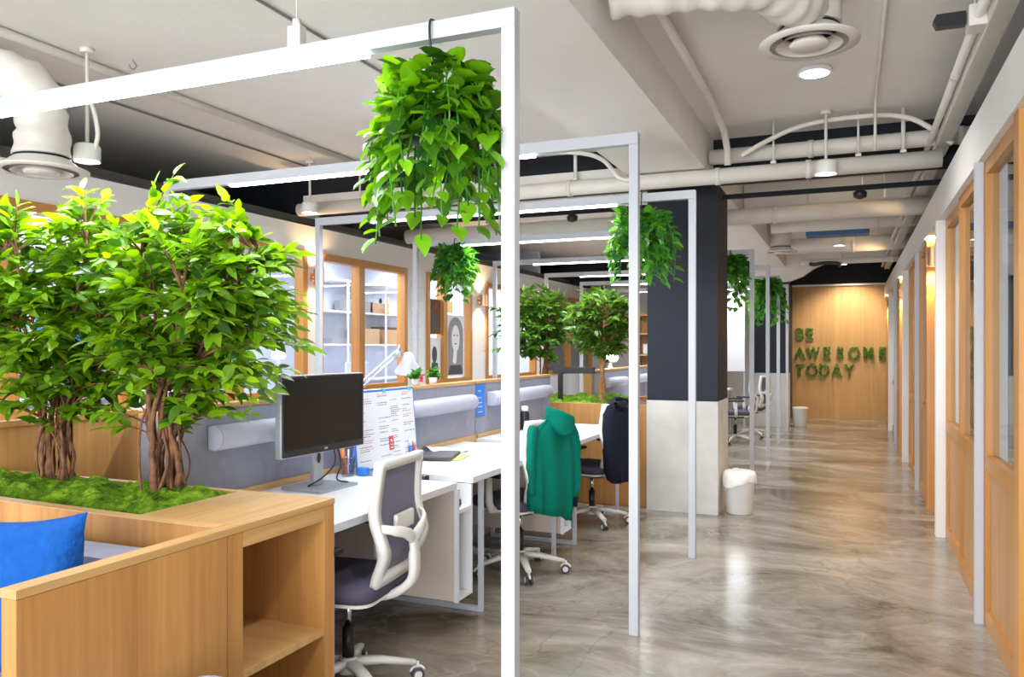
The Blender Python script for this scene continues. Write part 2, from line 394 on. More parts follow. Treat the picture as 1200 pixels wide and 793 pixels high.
# ---------------------------------------------------------------- right glazed oak wall
XR = .645
b = new(); box(b, .612, .76, -3, 17.6, 2.42, 2.68); struct('wall_right_fascia', b, 'white')
def pane_panel(r, y0, y1, x=0.0, part='sash'):
    """oak stiles and rails with glass over a boarded lower panel; local z from 0"""
    t = .05; H = 2.42
    b = new()
    box(b, x, x + .06, y0, y0 + t, 0, H); box(b, x, x + .06, y1 - t, y1, 0, H)
    for z0, z1 in ((0, .10), (.815, .89), (H - .07, H)): box(b, x + .001, x + .059, y0 + t, y1 - t, z0, z1)
    f = obj(part, b, 'frame', r)
    b = new(); box(b, x + .018, x + .04, y0 + t, y1 - t, .10, .815)
    obj('lower_panel', b, 'panel', r)
    b = new(); box(b, x + .03, x + .036, y0 + t, y1 - t, .89, H - .07)
    obj('pane', b, 'glassr', r)
for k, Y0 in enumerate((2.65, 6.95, 11.3, 15.5)):
    b = new(); box(b, .60, .70, Y0, Y0 + .10, 0, 2.42); struct('trim_%d' % (6 + k), b, 'white')
    # recessed door
    if Y0 < 15:
        d = sempty('door_%d' % (k + 1), (.80, 0, 0))
        pane_panel(d, Y0 + .1, Y0 + 1.15, 0, 'door_leaf')
        b = new(); tube(b, [(-.01, Y0 + .95, .98), (-.05, Y0 + .95, .98), (-.05, Y0 + .83, .98)], .008, 8); obj('door_handle', b, 'silver', d)
    j1 = min(Y0 + 4.35, 17.6); j0 = Y0 + 1.2
    r = sempty('window_%d' % (7 + k), (XR, 0, 0))
    b = new(); box(b, -.02, .22, j0 - .05, j0 + .06, 0, 2.42); obj('jamb', b, 'frame', r)
    if j1 - j0 > 2:
        pane_panel(r, j0 + .06, Y0 + 2.20)
        b = new(); box(b, -.045, -.005, Y0 + 2.20, Y0 + 2.24, 0, 2.42); obj('white_post', b, 'steel', r)
        b = new(); box(b, -.004, .06, Y0 + 2.20, Y0 + 2.24, 0, 2.42); obj('stile', b, 'frame', r)
        pane_panel(r, Y0 + 2.24, Y0 + 3.30); pane_panel(r, Y0 + 3.30, j1 - .06, .02)
    else:
        pane_panel(r, j0 + .06, j1)

# ================================================================ light frames (beam, posts, LED strip)
def light_frame(Y, xl, xr, label, xs0=-3.6, xs1=-1.55, post_r=True):
    t = thing('light_frame', label, 'frame', (xl, Y, 0), 0, 'white steel frames with light strips over the desks')
    w = xr - xl; p = .0235
    b = new(); box(b, -p, w + (p if post_r else 0), -p, p, 2.475, 2.535, .003); obj('beam', b, 'steel', t)
    b = new(); box(b, -p, p, -p + .001, p - .001, 0, 2.475, .002); obj('post', b, 'steel', t)
    if post_r:
        b = new(); box(b, w - p, w + p, -p + .001, p - .001, 0, 2.475, .002); obj('post', b, 'steel', t)
    b = new(); box(b, xs0 - xl, xs1 - xl, -.017, .017, 2.462, 2.4745); obj('led_strip', b, 'led', t, 'glowing light strip')
    a = area('strip_light', ((xs0 + xs1) / 2 - xl, 0, 2.455), (0, 0, 0), xs1 - xs0, .03, 26, (.90, .95, 1)); a.parent = t
    return t
light_frame(2.39, -4.12, -1.01, 'nearest white steel goal frame, its strip light along the top, rising at the oak planter')
light_frame(4.0, -4.12, -1.01, 'white steel frame with strip light between first and second white desk')
light_frame(5.617, -4.12, -1.01, 'white steel frame with strip light over the chair with the green hoodie')
light_frame(7.25, -4.12, -1.69, 'white steel frame without right post, butting against the navy column', xs1=-1.9, post_r=False)
light_frame(9.25, -4.12, -1.01, 'first white steel frame behind the navy column')
light_frame(11.1, -4.12, -1.01, 'second white steel frame behind the navy column')
light_frame(12.77, -4.12, -1.01, 'third white steel frame behind the navy column')
light_frame(14.6, -4.12, -1.01, 'last white steel frame, right in front of the rear column')
b = new(); box(b, -.028, .028, -.02, .02, 0, .075, .004); tube(b, [(0, 0, .075), (0, 0, .10)], .016, 10); tube(b, [(0, 0, .1), (0, 0, CZ - 2.536)], .003, 6)
tag(obj('hanger_bracket', b, 'pipe'), 'small grey hanger bracket on top of the nearest white frame', 'bracket', loc=(-1.85, 2.39, 2.536))

# ================================================================ desks, cabinets, partitions
DZ = .765; DX0 = -2.60; DX1 = -1.845
def make_desk(label, L=1.43, y=3.855):
    t = thing('desk', label, 'desk', (DX0, y, 0), 0, 'white desks in a row along the grey partition')
    w = DX1 - DX0
    b = new(); box(b, 0, w, 0, L, DZ - .035, DZ, .003); obj('desktop', b, 'desk', t)
    for y in ((.17, L - .08) if L > 1.2 else (.03,)):
        b = new(); q = .0125
        box(b, w - .045, w - .02, y - q, y + q, 0, DZ - .0355); box(b, .05, .075, y - q, y + q, 0, DZ - .0355)
        box(b, .0755, w - .0455, y - q, y + q, 0, .025); box(b, .0755, w - .0455, y - q, y + q, DZ - .062, DZ - .037)
        obj('leg_frame', b, 'steel', t)
    b = new(); box(b, .06, .072, .2, L - .13, .42, DZ - .07); obj('modesty_panel', b, 'dkgrey', t)
    return t
G = 'white desks in a row along the grey partition'
d1 = make_desk('white desk carrying the black monitor, nearest of the row', 1.07, 2.60)
d2 = make_desk('white desk carrying notebook and papers, second in the row')
d3 = dup(d2, (DX0, 5.485, 0), 0, 'white desk with insulated bottle, beside the planter at the far end')
dup(d2, (-3.46, 3.9, 0), 0, 'white desk behind the grey partition under the white desk lamp', 'desks on the far side of the partition')
for i, y in enumerate((9.3, 10.95, 12.6)):
    dup(d2, (DX0, y, 0), 0, ['first', 'second', 'third'][i] + ' white desk behind the far planter', 'white desks beyond the far planter')
def make_cab(label, y):
    t = thing('shelf_cabinet', label, 'cabinet', (DX0, y, 0), 0, 'narrow white open cabinets between the desks')
    w = DX1 - DX0; s = .178; e = .016
    b = new(); box(b, 0, w, 0, e, .155, DZ - .037); obj('side_panel', b, 'taupe', t, 'pinkish laminate side')
    b = new(); box(b, w - .018, w + .002, -.001, e + .001, .15, DZ - .036); obj('edge_strip', b, 'desk', t)
    b = new(); box(b, 0, w, s - e, s, .155, DZ - .037); obj('side_panel', b, 'desk', t)
    b = new(); box(b, 0, .012, e, s - e, .155, DZ - .04); obj('back_panel', b, 'taupe', t)
    for z in (.155, .60):
        b = new(); box(b, .0125, w, e + .0005, s - e - .0005, z, z + .02); obj('shelf', b, 'desk', t)
    return t
c1 = make_cab('narrow white open cabinet beside the nearest desk, behind the white chair', 3.673)
c2 = dup(c1, (DX0, 5.305, 0), 0, 'narrow white open cabinet behind the green hoodie')

# partitions
def partition(y0, y1, label, x=-2.62, H=1.198):
    t = thing('desk_partition', label, 'partition', (x, y0, 0), 0, 'grey felt partitions behind the desks')
    L = y1 - y0
    b = new(); box(b, -.055, 0, .002, L - .002, 0, H - .022, .003); obj('felt_panel', b, 'felt', t)
    b = new(); box(b, -.062, .007, 0, L, H - .022, H, .002); obj('cap_rail', b, 'oak_y', t, 'oak cap rail')
    b = new(); box(b, 0, .016, .01, L - .01, DZ - .02, DZ + .028, .002); obj('lower_rail', b, 'oak_y', t, 'oak rail at desk height')
    return t
partition(2.60, 3.80, 'grey felt partition behind the black monitor')
partition(3.81, 5.51, 'grey felt partition behind the second desk with the papers')
partition(5.52, 7.17, 'grey felt partition behind the bottle, ending at the far planter')
for i, (a, c) in enumerate(((8.6, 10.9), (10.91, 13.2))):
    partition(a, c, ['nearer', 'farther'][i] + ' grey felt partition beyond the small tree planter', H=1.2)
def bolster(y0, y1, label, x=-2.62, z=1.05):
    b = new(); L = y1 - y0
    poly = []
    n = 10
    poly.append((0, -.055)); 
    for k in range(n + 1):
        t = -PI / 2 + PI * k / n
        poly.append((.045 + .05 * math.cos(t), .055 * math.sin(t)))
    poly.append((0, .055))
    prism(b, poly, 1, 0, L)
    for f in b.faces: f.smooth = len(f.verts) == 4
    bmesh.ops.bevel(b, geom=[e for e in b.edges if any(len(f.verts) > 4 for f in e.link_faces)], offset=.006, segments=2, affect='EDGES')
    o = obj('bolster', b, 'felt_l'); tag(o, label, 'acoustic bolster', 'light grey rounded bolsters on the partitions', loc=(x + .0005, y0, z))
t = thing('desk_partition', 'short grey felt cross partition behind the trunks of the near right tree', 'partition', (-3.55, 3.24, 0))
b = new(); box(b, 0, .86, 0, .055, 0, 1.07, .003); obj('felt_panel', b, 'felt', t)
b = new(); box(b, 0, .86, -.006, .061, 1.0705, 1.092, .002); obj('cap_rail', b, 'oak_x', t, 'oak cap rail')
bolster(2.76, 3.66, 'light grey half-round bolster behind the black monitor')
bolster(4.02, 5.38, 'light grey half-round bolster above the notebook and papers')
bolster(5.72, 7.0, 'light grey half-round bolster above the insulated bottle')
bolster(8.95, 9.75, 'light grey half-round bolster behind the small tree trunk', z=1.04)
bolster(10.2, 11.2, 'light grey half-round bolster farthest along, by the navy column', z=1.04)
b = new(); box(b, -.03, 0, 0, .80, 0, 1.08, .002); box(b, -.045, .012, 0, .80, 1.0805, 1.11, .002); box(b, -.032, .002, .80, .86, 0, 1.10)
tag(obj('oak_screen', b, 'oak'), 'low oak boarded screen behind the two near trees', 'screen', loc=(-3.6, 2.47, 0))

# ================================================================ oak booth with planter and open shelves
UZ = .877
t = thing('planter_booth', 'large oak booth unit with moss planter, open shelves and seat, in the foreground', 'planter', (-1.815, 1.30, 0))
def bb(nm, m, *bx, lab=None, bev=.0015):
    b = new()
    for q in bx: box(b, *q, bev)
    return obj(nm, b, m, t, lab)
# coordinates relative to (-1.815, 1.30): +x corridor side, y forward
bb('end_panel', 'oak', (-.052, 0, 0, .6995, 0, UZ - .024), lab=None)
bb('panel_cap', 'oak_y', (-.054, .002, -.002, .7505, UZ - .023, UZ))
# shelf unit body
bb('front_stile', 'oak', (-.44, 0, .703, .77, 0, UZ - .024))
bb('far_side', 'oak', (-.44, -.0005, 1.21, 1.27, 0, UZ - .024))
bb('top_rail', 'oak_y', (-.03, -.0005, .7705, 1.2095, UZ - .075, UZ - .024))
bb('shelf_back', 'oak', (-.44, -.42, .7705, 1.2095, 0, UZ - .024))
bb('shelf', 'oak_x', (-.419, -.004, .7705, 1.2095, .372, .398))
bb('shelf', 'oak_x', (-.419, -.004, .7705, 1.2095, .055, .08))
bb('plinth', 'oak_y', (-.06, -.02, .7705, 1.2095, 0, .0545))
bb('top_board', 'oak_y', (-.435, .0015, .751, 1.272, UZ - .023, UZ))
# planter trough walls
b = new(); prism(b, [(-.0525, .70), (-.4, .70), (-2.1, .80), (-2.1, .84), (-.4, .745), (-.0525, .745)], 2, 0, UZ - .001); obj('trough_front', b, 'oak', t)
b = new(); prism(b, [(-.0535, .695), (-.4, .695), (-2.1, .795), (-2.1, .845), (-.42, .75), (-.0535, .75)], 2, UZ - .0008, UZ + .0015); obj('trough_rim', b, 'oak_x', t)
bb('trough_back', 'oak_x', (-2.1, -.4355, 1.235, 1.27, 0, UZ))
bb('trough_side', 'oak_y', (-2.1, -2.065, .845, 1.2345, 0, UZ))
# seat
bb('seat_base', 'oak_x', (-2.1, -.055, .05, .70, 0, .30))
b = new(); box(b, -1.35, -.30, .10, .685, .301, .43, .03)
t2 = obj('seat_cushion', b, 'greyfab'); 
for p in t2.data.polygons: p.use_smooth = True
tag(t2, 'grey quilted seat cushion inside the oak booth under the blue pillow', 'cushion', loc=(-1.815, 1.30, 0))
# higher folded cushion resting against booth back
b = new(); box(b, -.3, .52, 0, .17, 0, .37, .045)
o = obj('back_cushion', b, 'greyfab'); tag(o, 'grey back cushion leaning on the booth back wall, right of the blue pillow', 'cushion', loc=(-2.58, 1.815, .431))
# pillow
def pillow(w, h, d, name, m):
    b = new(); N = 16; V = {}
    for s in (1, -1):
        for i in range(N + 1):
            for j in range(N + 1):
                u = i / N * 2 - 1; v = j / N * 2 - 1
                if s < 0 and (i in (0, N) or j in (0, N)): V[s, i, j] = V[1, i, j]; continue
                e = (1 - u * u) * (1 - v * v); pin = 1 - .10 * (1 - u * u) * (v * v) ; pin2 = 1 - .10 * (1 - v * v) * (u * u)
                z = s * d * (e ** .42) * (1 + .06 * noise.noise(Vector((u * 3, v * 3, s))))
                V[s, i, j] = b.verts.new((u * w * pin2, z, v * h * pin))
    for s in (1, -1):
        for i in range(N):
            for j in range(N):
                try: f = b.faces.new((V[s, i, j], V[s, i + 1, j], V[s, i + 1, j + 1], V[s, i, j + 1])); f.smooth = True
                except ValueError: pass
    return obj(name, b, m)
p = pillow(.23, .235, .09, 'pillow', 'bluefab')
tag(p, 'square royal blue textured pillow on the booth seat', 'pillow', loc=(-2.27, 1.62, .72)); p.rotation_euler = (R(-10), R(-4), R(12))
# moss
def moss(name, poly_fn, nx, ny, label, zamp=.022, loc=(0, 0, 0), seed=0):
    b = new(); V = []
    for i in range(nx + 1):
        row = []
        for j in range(ny + 1):
            u = i / nx; v = j / ny; x, y = poly_fn(u, v)
            e = min(u, 1 - u, v * ny / nx * 1.0, (1 - v) * ny / nx) * 14; e = max(0, min(1, e * 1.6)) ** .5
            q = Vector((x * 7 + seed, y * 9, 0)); h = noise.noise(q) * .7 + abs(noise.noise(q * 2.3)) * .7 + noise.noise(q * 9) * .10 + noise.noise(q * 22) * .05
            row.append(b.verts.new((x, y, e * (.012 + zamp * (h + .2)) - (1 - e) * .01)))
        V.append(row)
    for i in range(nx):
        for j in range(ny):
            f = b.faces.new((V[i][j], V[i + 1][j], V[i + 1][j + 1], V[i][j + 1])); f.smooth = True
    o = rawobj(name, b, 'moss'); tag(o, label, 'moss', loc=loc); o['kind'] = 'stuff'; return o
moss('moss_bed', lambda u, v: (-3.86 + u * 1.615, (2.133 if u > .92 else 2.133 + (.92 - u) * .094) * (1 - v) + 2.532 * v), 260, 70, 'bright green moss bed around the two near tree trunks', zamp=.045, loc=(0, 0, UZ - .015))
b = new(); box(b, -3.86, -2.26, 2.15, 2.53, .70, UZ - .03); tag(obj('soil', b, 'bark'), 'dark planting soil under the near moss bed', 'soil')['kind'] = 'stuff'

# far planter
t = thing('planter_box', 'oak planter box at the end of the desks beside the navy column', 'planter', (-4.0, 7.2, 0))
PZ = .93
b = new(); box(b, 0, 2.31, 0, .035, 0, PZ, .002); obj('front_panel', b, 'oak', t)
b = new(); box(b, 0, 2.31, 1.2, 1.235, 0, PZ, .002); obj('rear_panel', b, 'oak', t)
b = new(); box(b, 0, .035, .0355, 1.1995, 0, PZ, .002); obj('side_panel', b, 'oak', t)
b = new(); box(b, 2.275, 2.31, .0355, 1.1995, 0, PZ, .002); obj('side_panel', b, 'oak', t)
b = new(); box(b, .035, 2.275, .0355, 1.1995, PZ - .16, PZ - .04); obj('soil_tray', b, 'bark', t)
moss('moss_bed', lambda u, v: (-3.96 + u * 1.9, 7.24 + v * 1.15), 120, 80, 'dark green moss in the oak planter at the end of the desks', zamp=.06, loc=(0, 0, PZ - .03), seed=5)
b = new(); box(b, 0, .09, 0, .05, 0, 1.18, .002); tag(obj('oak_post', b, 'oak'), 'short oak post behind the far planter, left end of the grey partition', 'post', loc=(-2.72, 8.5, 0))

# ================================================================ office chairs
def ring_plate(b, outer, inner, yf, th):
    """ring between two loops of (x,z), curved by y = yf(x,z), thickness th"""
    n = len(outer); L = []
    for loop in (outer, inner):
        for s in (0, 1):
            L.append([b.verts.new((x, yf(x, z) - s * th, z)) for x, z in loop])
    of, ob, nf, nb = L
    for i in range(n):
        j = (i + 1) % n
        for q in ((of[i], of[j], nf[j], nf[i]), (ob[i], nb[i], nb[j], ob[j]), (of[i], ob[i], ob[j], of[j]), (nf[i], nf[j], nb[j], nb[i])):
            b.faces.new(q)
def rloop(pts, r=.03, k=5):
    out = []; n = len(pts)
    for i in range(n):
        p = Vector(pts[i]); a = Vector(pts[i - 1]); c = Vector(pts[(i + 1) % n])
        d1 = (a - p).normalized() * min(r, (a - p).length * .45); d2 = (c - p).normalized() * min(r, (c - p).length * .45)
        for q in range(k + 1):
            t = q / k; out.append(tuple((p + d1) * (1 - t) ** 2 + p * 2 * t * (1 - t) + (p + d2) * t * t))
    return out
def subdiv(loop, m=3):
    out = []
    for i in range(len(loop)):
        a = loop[i]; c = loop[(i + 1) % len(loop)]
        L = math.dist(a, c); k = max(1, int(L / .03))
        for q in range(k): out.append((a[0] + (c[0] - a[0]) * q / k, a[1] + (c[1] - a[1]) * q / k))
    return out
def make_chair(label, group):
    t = thing('office_chair', label, 'office chair', (0, 0, 0), 0, group)
    # five-star base
    b = new()
    tube(b, [(0, 0, .075), (0, 0, .14)], [.045, .036], 16)
    for k in range(5):
        a = 2 * PI * k / 5 + .3; d = Vector((math.cos(a), math.sin(a), 0))
        pts = [d * .02 + Vector((0, 0, .115)), d * .14 + Vector((0, 0, .108)), d * .29 + Vector((0, 0, .078))]
        tube(b, pts, [.030, .025, .018], 8, sx=1, sy=.62, power=.6)
    obj('star_base', b, 'wplastic', t)
    for k in range(5):
        a = 2 * PI * k / 5 + .3; d = Vector((math.cos(a), math.sin(a), 0)); n = Vector((-d.y, d.x, 0))
        c = d * .298 + Vector((0, 0, .0285))
        b = new()
        for s in (-1, 1):
            tube(b, [c + n * s * .007, c + n * s * .010, c + n * s * .022, c + n * s * .024], [.024, .028, .028, .022], 18)
        tube(b, [c - n * .006, c + n * .006], .012, 8)
        w = obj('caster', b, 'dkgrey', t)
        b = new()
        for s in (-1, 1): tube(b, [c + n * s * .0245, c + n * s * .028], [.019, .015], 16)
        tube(b, [c + Vector((0, 0, .015)), c + Vector((0, 0, .052))], .008, 8)
        ring = [c + Vector((0, 0, 0)) + d * .033 * math.cos(q) + Vector((0, 0, .033 * math.sin(q))) for q in [R(20 + 14 * i) for i in range(11)]]
        tube(b, ring, .007, 6)
        obj('wheel_cover', b, 'wplastic', w)
    b = new(); tube(b, [(0, 0, .13), (0, 0, .27)], .026, 16); obj('column_sleeve', b, 'bplastic', t)
    b = new(); tube(b, [(0, 0, .271), (0, 0, .385)], .014, 12); obj('gas_column', b, 'chrome', t)
    b = new(); box(b, -.09, .09, -.13, .10, .385, .42, .012); tube(b, [(.09, .03, .40), (.20, .03, .395)], .006, 6); obj('mechanism', b, 'bplastic', t)
    b = new()
    lp = rloop([(-.235, -.21), (.235, -.21), (.245, .20), (.18, .25), (-.18, .25), (-.245, .20)], .08, 5)
    prism(b, [(x * .95, y * .95) for x, y in lp], 2, .42, .435); obj('seat_pan', b, 'wplastic', t)
    b = new(); n = len(lp)
    rings = []
    for s, z in ((.97, .4355), (1.0, .455), (1.0, .475), (.95, .492), (.8, .499), (.4, .495)):
        rings.append([b.verts.new((x * s, y * s, z)) for x, y in lp])
    for q in range(len(rings) - 1):
        for i in range(n):
            f = b.faces.new((rings[q][i], rings[q][(i + 1) % n], rings[q + 1][(i + 1) % n], rings[q + 1][i])); f.smooth = True
    b.faces.new(rings[0][::-1]); b.faces.new(rings[-1]); obj('seat_cushion', b, 'cushion', t)
    # backrest
    yf = lambda x, z: -.185 - .10 * (z - .5) - .055 * math.exp(-((z - .64) / .10) ** 2) + .22 * x * x
    O = [(-.165, .485), (.165, .485), (.225, .66), (.228, .80), (.205, 1.0), (-.205, 1.0), (-.228, .80), (-.225, .66)]
    I = [(-.130, .545), (.130, .545), (.180, .67), (.184, .80), (.165, .963), (-.165, .963), (-.183, .80), (-.180, .67)]
    def dense(P):
        out = []
        for i in range(len(P)):
            a, c = P[i], P[(i + 1) % len(P)]
            for q in range(10): out.append((a[0] + (c[0] - a[0]) * q / 10, a[1] + (c[1] - a[1]) * q / 10))
        return out
    b = new(); ring_plate(b, dense(O), dense(I), yf, .032)
    bmesh.ops.bevel(b, geom=[e for e in b.edges if e.calc_face_angle(0) > 1.0], offset=.006, segments=2, affect='EDGES')
    for f in b.faces: f.smooth = True
    obj('backrest_frame', b, 'wplastic', t)
    b = new(); V = []
    zs = [.54 + (.97 - .54) * i / 16 for i in range(17)]
    def hw(z):
        P = [(.54, .135), (.67, .186), (.80, .19), (.98, .168)]
        for (z0, w0), (z1, w1) in zip(P, P[1:]):
            if z <= z1: return w0 + (w1 - w0) * (z - z0) / (z1 - z0)
        return P[-1][1]
    for z in zs: V.append([b.verts.new((hw(z) * (k / 8 * 2 - 1), yf(hw(z) * (k / 8 * 2 - 1), z) - .013, z)) for k in range(9)])
    for i in range(16):
        for k in range(8): f = b.faces.new((V[i][k], V[i][k + 1], V[i + 1][k + 1], V[i + 1][k])); f.smooth = True
    g = bmesh.ops.solidify(b, geom=b.faces[:], thickness=.006)
    obj('backrest_mesh', b, 'mesh', t)
    # Y shaped support
    b = new()
    tube(b, bez([(0, -.10, .405), (0, -.20, .42), (0, -.295, .49), (0, -.305, .60), (0, -.295, .69)], 5), [.026] * 6 + [.028] * 10 + [.022] * 5, 10, sx=1.25, sy=.65, power=.6)
    for s in (-1, 1):
        tube(b, bez([(0, -.300, .66), (s * .08, -.305, .70), (s * .16, -.28, .725), (s * .208, -.228, .74)], 5), [.021] * 5 + [.018] * 5 + [.015] * 6, 10, sx=.6, sy=1.2, power=.6)
    obj('back_support', b, 'wplastic', t)
    b = new(); box(b, -.085, .085, -.268, -.248, .70, .77, .008); obj('lumbar_pad', b, 'wplastic', t)
    for s in (-1, 1):
        b = new(); tube(b, [(s * .20, 0, .43), (s * .265, 0, .44), (s * .285, .0, .49), (s * .285, .0, .645)], [.02, .022, .022, .018], 10, sy=1.3)
        a = obj('armrest', b, 'wplastic', t)
        b = new(); box(b, s * .285 - .035, s * .285 + .035, -.12, .12, .6455, .67, .01); obj('arm_pad', b, 'bplastic', a)
    return t
GC = 'white office chairs with grey mesh backs at the desks'
ch1 = make_chair('white office chair with grey mesh back at the nearest desk, in front of the monitor', GC)
ch1.location = (-1.97, 2.89, 0); ch1.rotation_euler = (0, 0, R(96))
ch2 = dup(ch1, (-1.98, 4.84, 0), R(70), 'white office chair under the green hoodie at the second desk')
ch3 = dup(ch1, (-1.98, 6.42, 0), R(74), 'white office chair under the navy jacket beside the far planter')
ch4 = dup(ch1, (-1.62, 12.6, 0), R(100), 'white office chair half hidden behind the navy column, front of two', 'white office chairs seen past the navy column')
ch5 = dup(ch1, (-1.50, 13.6, 0), R(75), 'white office chair turned sideways, rear of two past the navy column', 'white office chairs seen past the navy column')

# garments over the chair backs (chair-local coordinates, then placed like the chair)
def garment(levels, fold, n=44, seed=0):
    b = new(); rings = []
    for z, cx, cy, hw_, hd, z_tilt in levels:
        ring = []
        for k in range(n):
            a = 2 * PI * k / n; c, s = math.cos(a), math.sin(a)
            c2 = math.copysign(abs(c) ** .7, c); s2 = math.copysign(abs(s) ** .8, s)
            f = fold * math.sin(a * 9 + seed + z * 3) * max(0, (1.0 - z)) + fold * .6 * noise.noise(Vector((c * 3, s * 3, z * 5 + seed)))
            ring.append(b.verts.new((cx + hw_ * c2, cy + (hd + f) * s2, z + z_tilt * c + .012 * noise.noise(Vector((c * 4, s * 4, seed))))))
        rings.append(ring)
    for i in range(len(rings) - 1):
        for k in range(n):
            f = b.faces.new((rings[i][k], rings[i][(k + 1) % n], rings[i + 1][(k + 1) % n], rings[i + 1][k])); f.smooth = True
    b.faces.new(rings[-1]); b.faces.new(rings[0][::-1])
    return b
t = thing('hoodie', 'emerald green hooded sweatshirt hung over the white chair back at the second desk', 'sweatshirt', ch2.location, ch2.rotation_euler.z)
b = garment([(.40, -.01, -.27, .19, .040, -.06), (.46, -.01, -.27, .20, .055, -.05), (.60, -.01, -.275, .205, .062, -.01), (.80, 0, -.268, .215, .055, 0), (.89, 0, -.258, .21, .050, 0), (.955, .01, -.252, .18, .045, .02), (1.0, .03, -.25, .13, .04, .02), (1.02, .05, -.247, .07, .02, 0)], .026, n=60, seed=2)
obj('body', b, 'hoodie', t)
def wob(b, a=.008, f=11):
    for v in b.verts: v.co += Vector((noise.noise(v.co * f), noise.noise(v.co * f + Vector((7, 0, 0))), noise.noise(v.co * f + Vector((0, 7, 0))))) * a
    return b
b = new()
tube(b, bez([(.16, -.26, .96), (.205, -.285, .85), (.215, -.295, .66), (.20, -.285, .49)], 6), [.045] * 6 + [.040] * 6 + [.036] * 7, 14, sx=.7, sy=1)
sl = obj('sleeve', wob(b, .012, 9), 'hoodie', t)
b = new(); tube(b, [(.201, -.285, .492), (.195, -.283, .43)], [.034, .030], 14); obj('cuff', b, 'jacket', sl, 'dark navy cuff')
b = new()
tube(b, bez([(-.16, -.26, .96), (-.205, -.285, .85), (-.21, -.29, .70), (-.19, -.285, .56)], 6), [.045] * 6 + [.042] * 6 + [.036] * 7, 14, sx=.7, sy=1)
obj('sleeve', wob(b, .012, 9), 'hoodie', t)
b = new()
hr = []
for q in range(9):
    u = q / 8; row = []
    for k in range(20):
        a = 2 * PI * k / 20; wr = .115 * (1 - .55 * u ** 2); dr = .075 * (1 - .3 * u)
        row.append(b.verts.new((.06 + wr * math.cos(a) * (1 + .1 * math.sin(a * 3)), -.285 - .05 * u + dr * math.sin(a), 1.045 - .035 * math.cos(a + .4) * (1 - u) - .17 * u + .03 * u * u)))
    hr.append(row)
inner = []
for q, (sc, dz) in enumerate(((.80, .004), (.62, -.03), (.4, -.06))):
    inner.append([b.verts.new((.06 + (v.co.x - .06) * sc, -.285 + (v.co.y + .285) * sc, v.co.z + dz)) for v in hr[0]])
allr = hr[::-1] + inner
for i in range(len(allr) - 1):
    for k in range(20): b.faces.new((allr[i][k], allr[i][(k + 1) % 20], allr[i + 1][(k + 1) % 20], allr[i + 1][k])).smooth = True
b.faces.new(allr[0][::-1]); b.faces.new(allr[-1])
obj('hood', wob(b, .014, 8), 'hoodie', t)
t = thing('jacket', 'dark navy jacket draped over the chair back beside the far planter', 'jacket', ch3.location, ch3.rotation_euler.z)
b = garment([(.37, .0, -.285, .13, .045, 0), (.40, .0, -.285, .18, .06, 0), (.48, 0, -.285, .22, .075, 0), (.65, 0, -.285, .235, .075, 0), (.80, 0, -.275, .235, .07, 0), (.92, 0, -.26, .22, .06, 0), (.985, 0, -.255, .18, .05, 0), (1.02, 0, -.25, .10, .03, 0)], .014, seed=7)
obj('body', b, 'jacket', t)
b = new(); tube(b, bez([(-.12, -.30, 1.0), (0, -.325, .96), (.12, -.30, 1.0), (.05, -.24, 1.03), (-.05, -.24, 1.03), (-.12, -.30, 1.0)], 5), .018, 8, cap=False); obj('collar', b, 'jacket', t)

# ================================================================ vegetation
def leaf(b, p, d, up, L, w, droop=.25, fold=.12, heart=False):
    d = d.normalized(); side = d.cross(up)
    side = side.normalized() if side.length > 1e-4 else d.orthogonal().normalized()
    nrm = side.cross(d).normalized()
    prof = ((.0, .0, 0), (.22, .46, .5), (.5, .5, 1), (.78, .28, .6), (1.0, 0, 0)) if not heart else ((.0, .16, 0), (.10, .42, .5), (.30, .52, 1), (.55, .44, .9), (.80, .24, .5), (1.0, 0, 0))
    rows = []
    for t, ww, _ in prof:
        c = p + d * (L * t) - nrm * (droop * L * t * t)
        if ww == 0: rows.append((b.verts.new(c),))
        else:
            e = nrm * (fold * w)
            rows.append((b.verts.new(c - side * (w * ww) + e), b.verts.new(c), b.verts.new(c + side * (w * ww) + e)))
    for r0, r1 in zip(rows, rows[1:]):
        if len(r0) == 1: fs = ((r0[0], r1[1], r1[0]), (r0[0], r1[2], r1[1]))
        elif len(r1) == 1: fs = ((r0[0], r0[1], r1[0]), (r0[1], r0[2], r1[0]))
        else: fs = ((r0[0], r0[1], r1[1], r1[0]), (r0[1], r0[2], r1[2], r1[1]))
        for f in fs: b.faces.new(f).smooth = True
def rv(rnd): 
    while 1:
        v = Vector((rnd.uniform(-1, 1), rnd.uniform(-1, 1), rnd.uniform(-1, 1)))
        if .05 < v.length < 1: return v
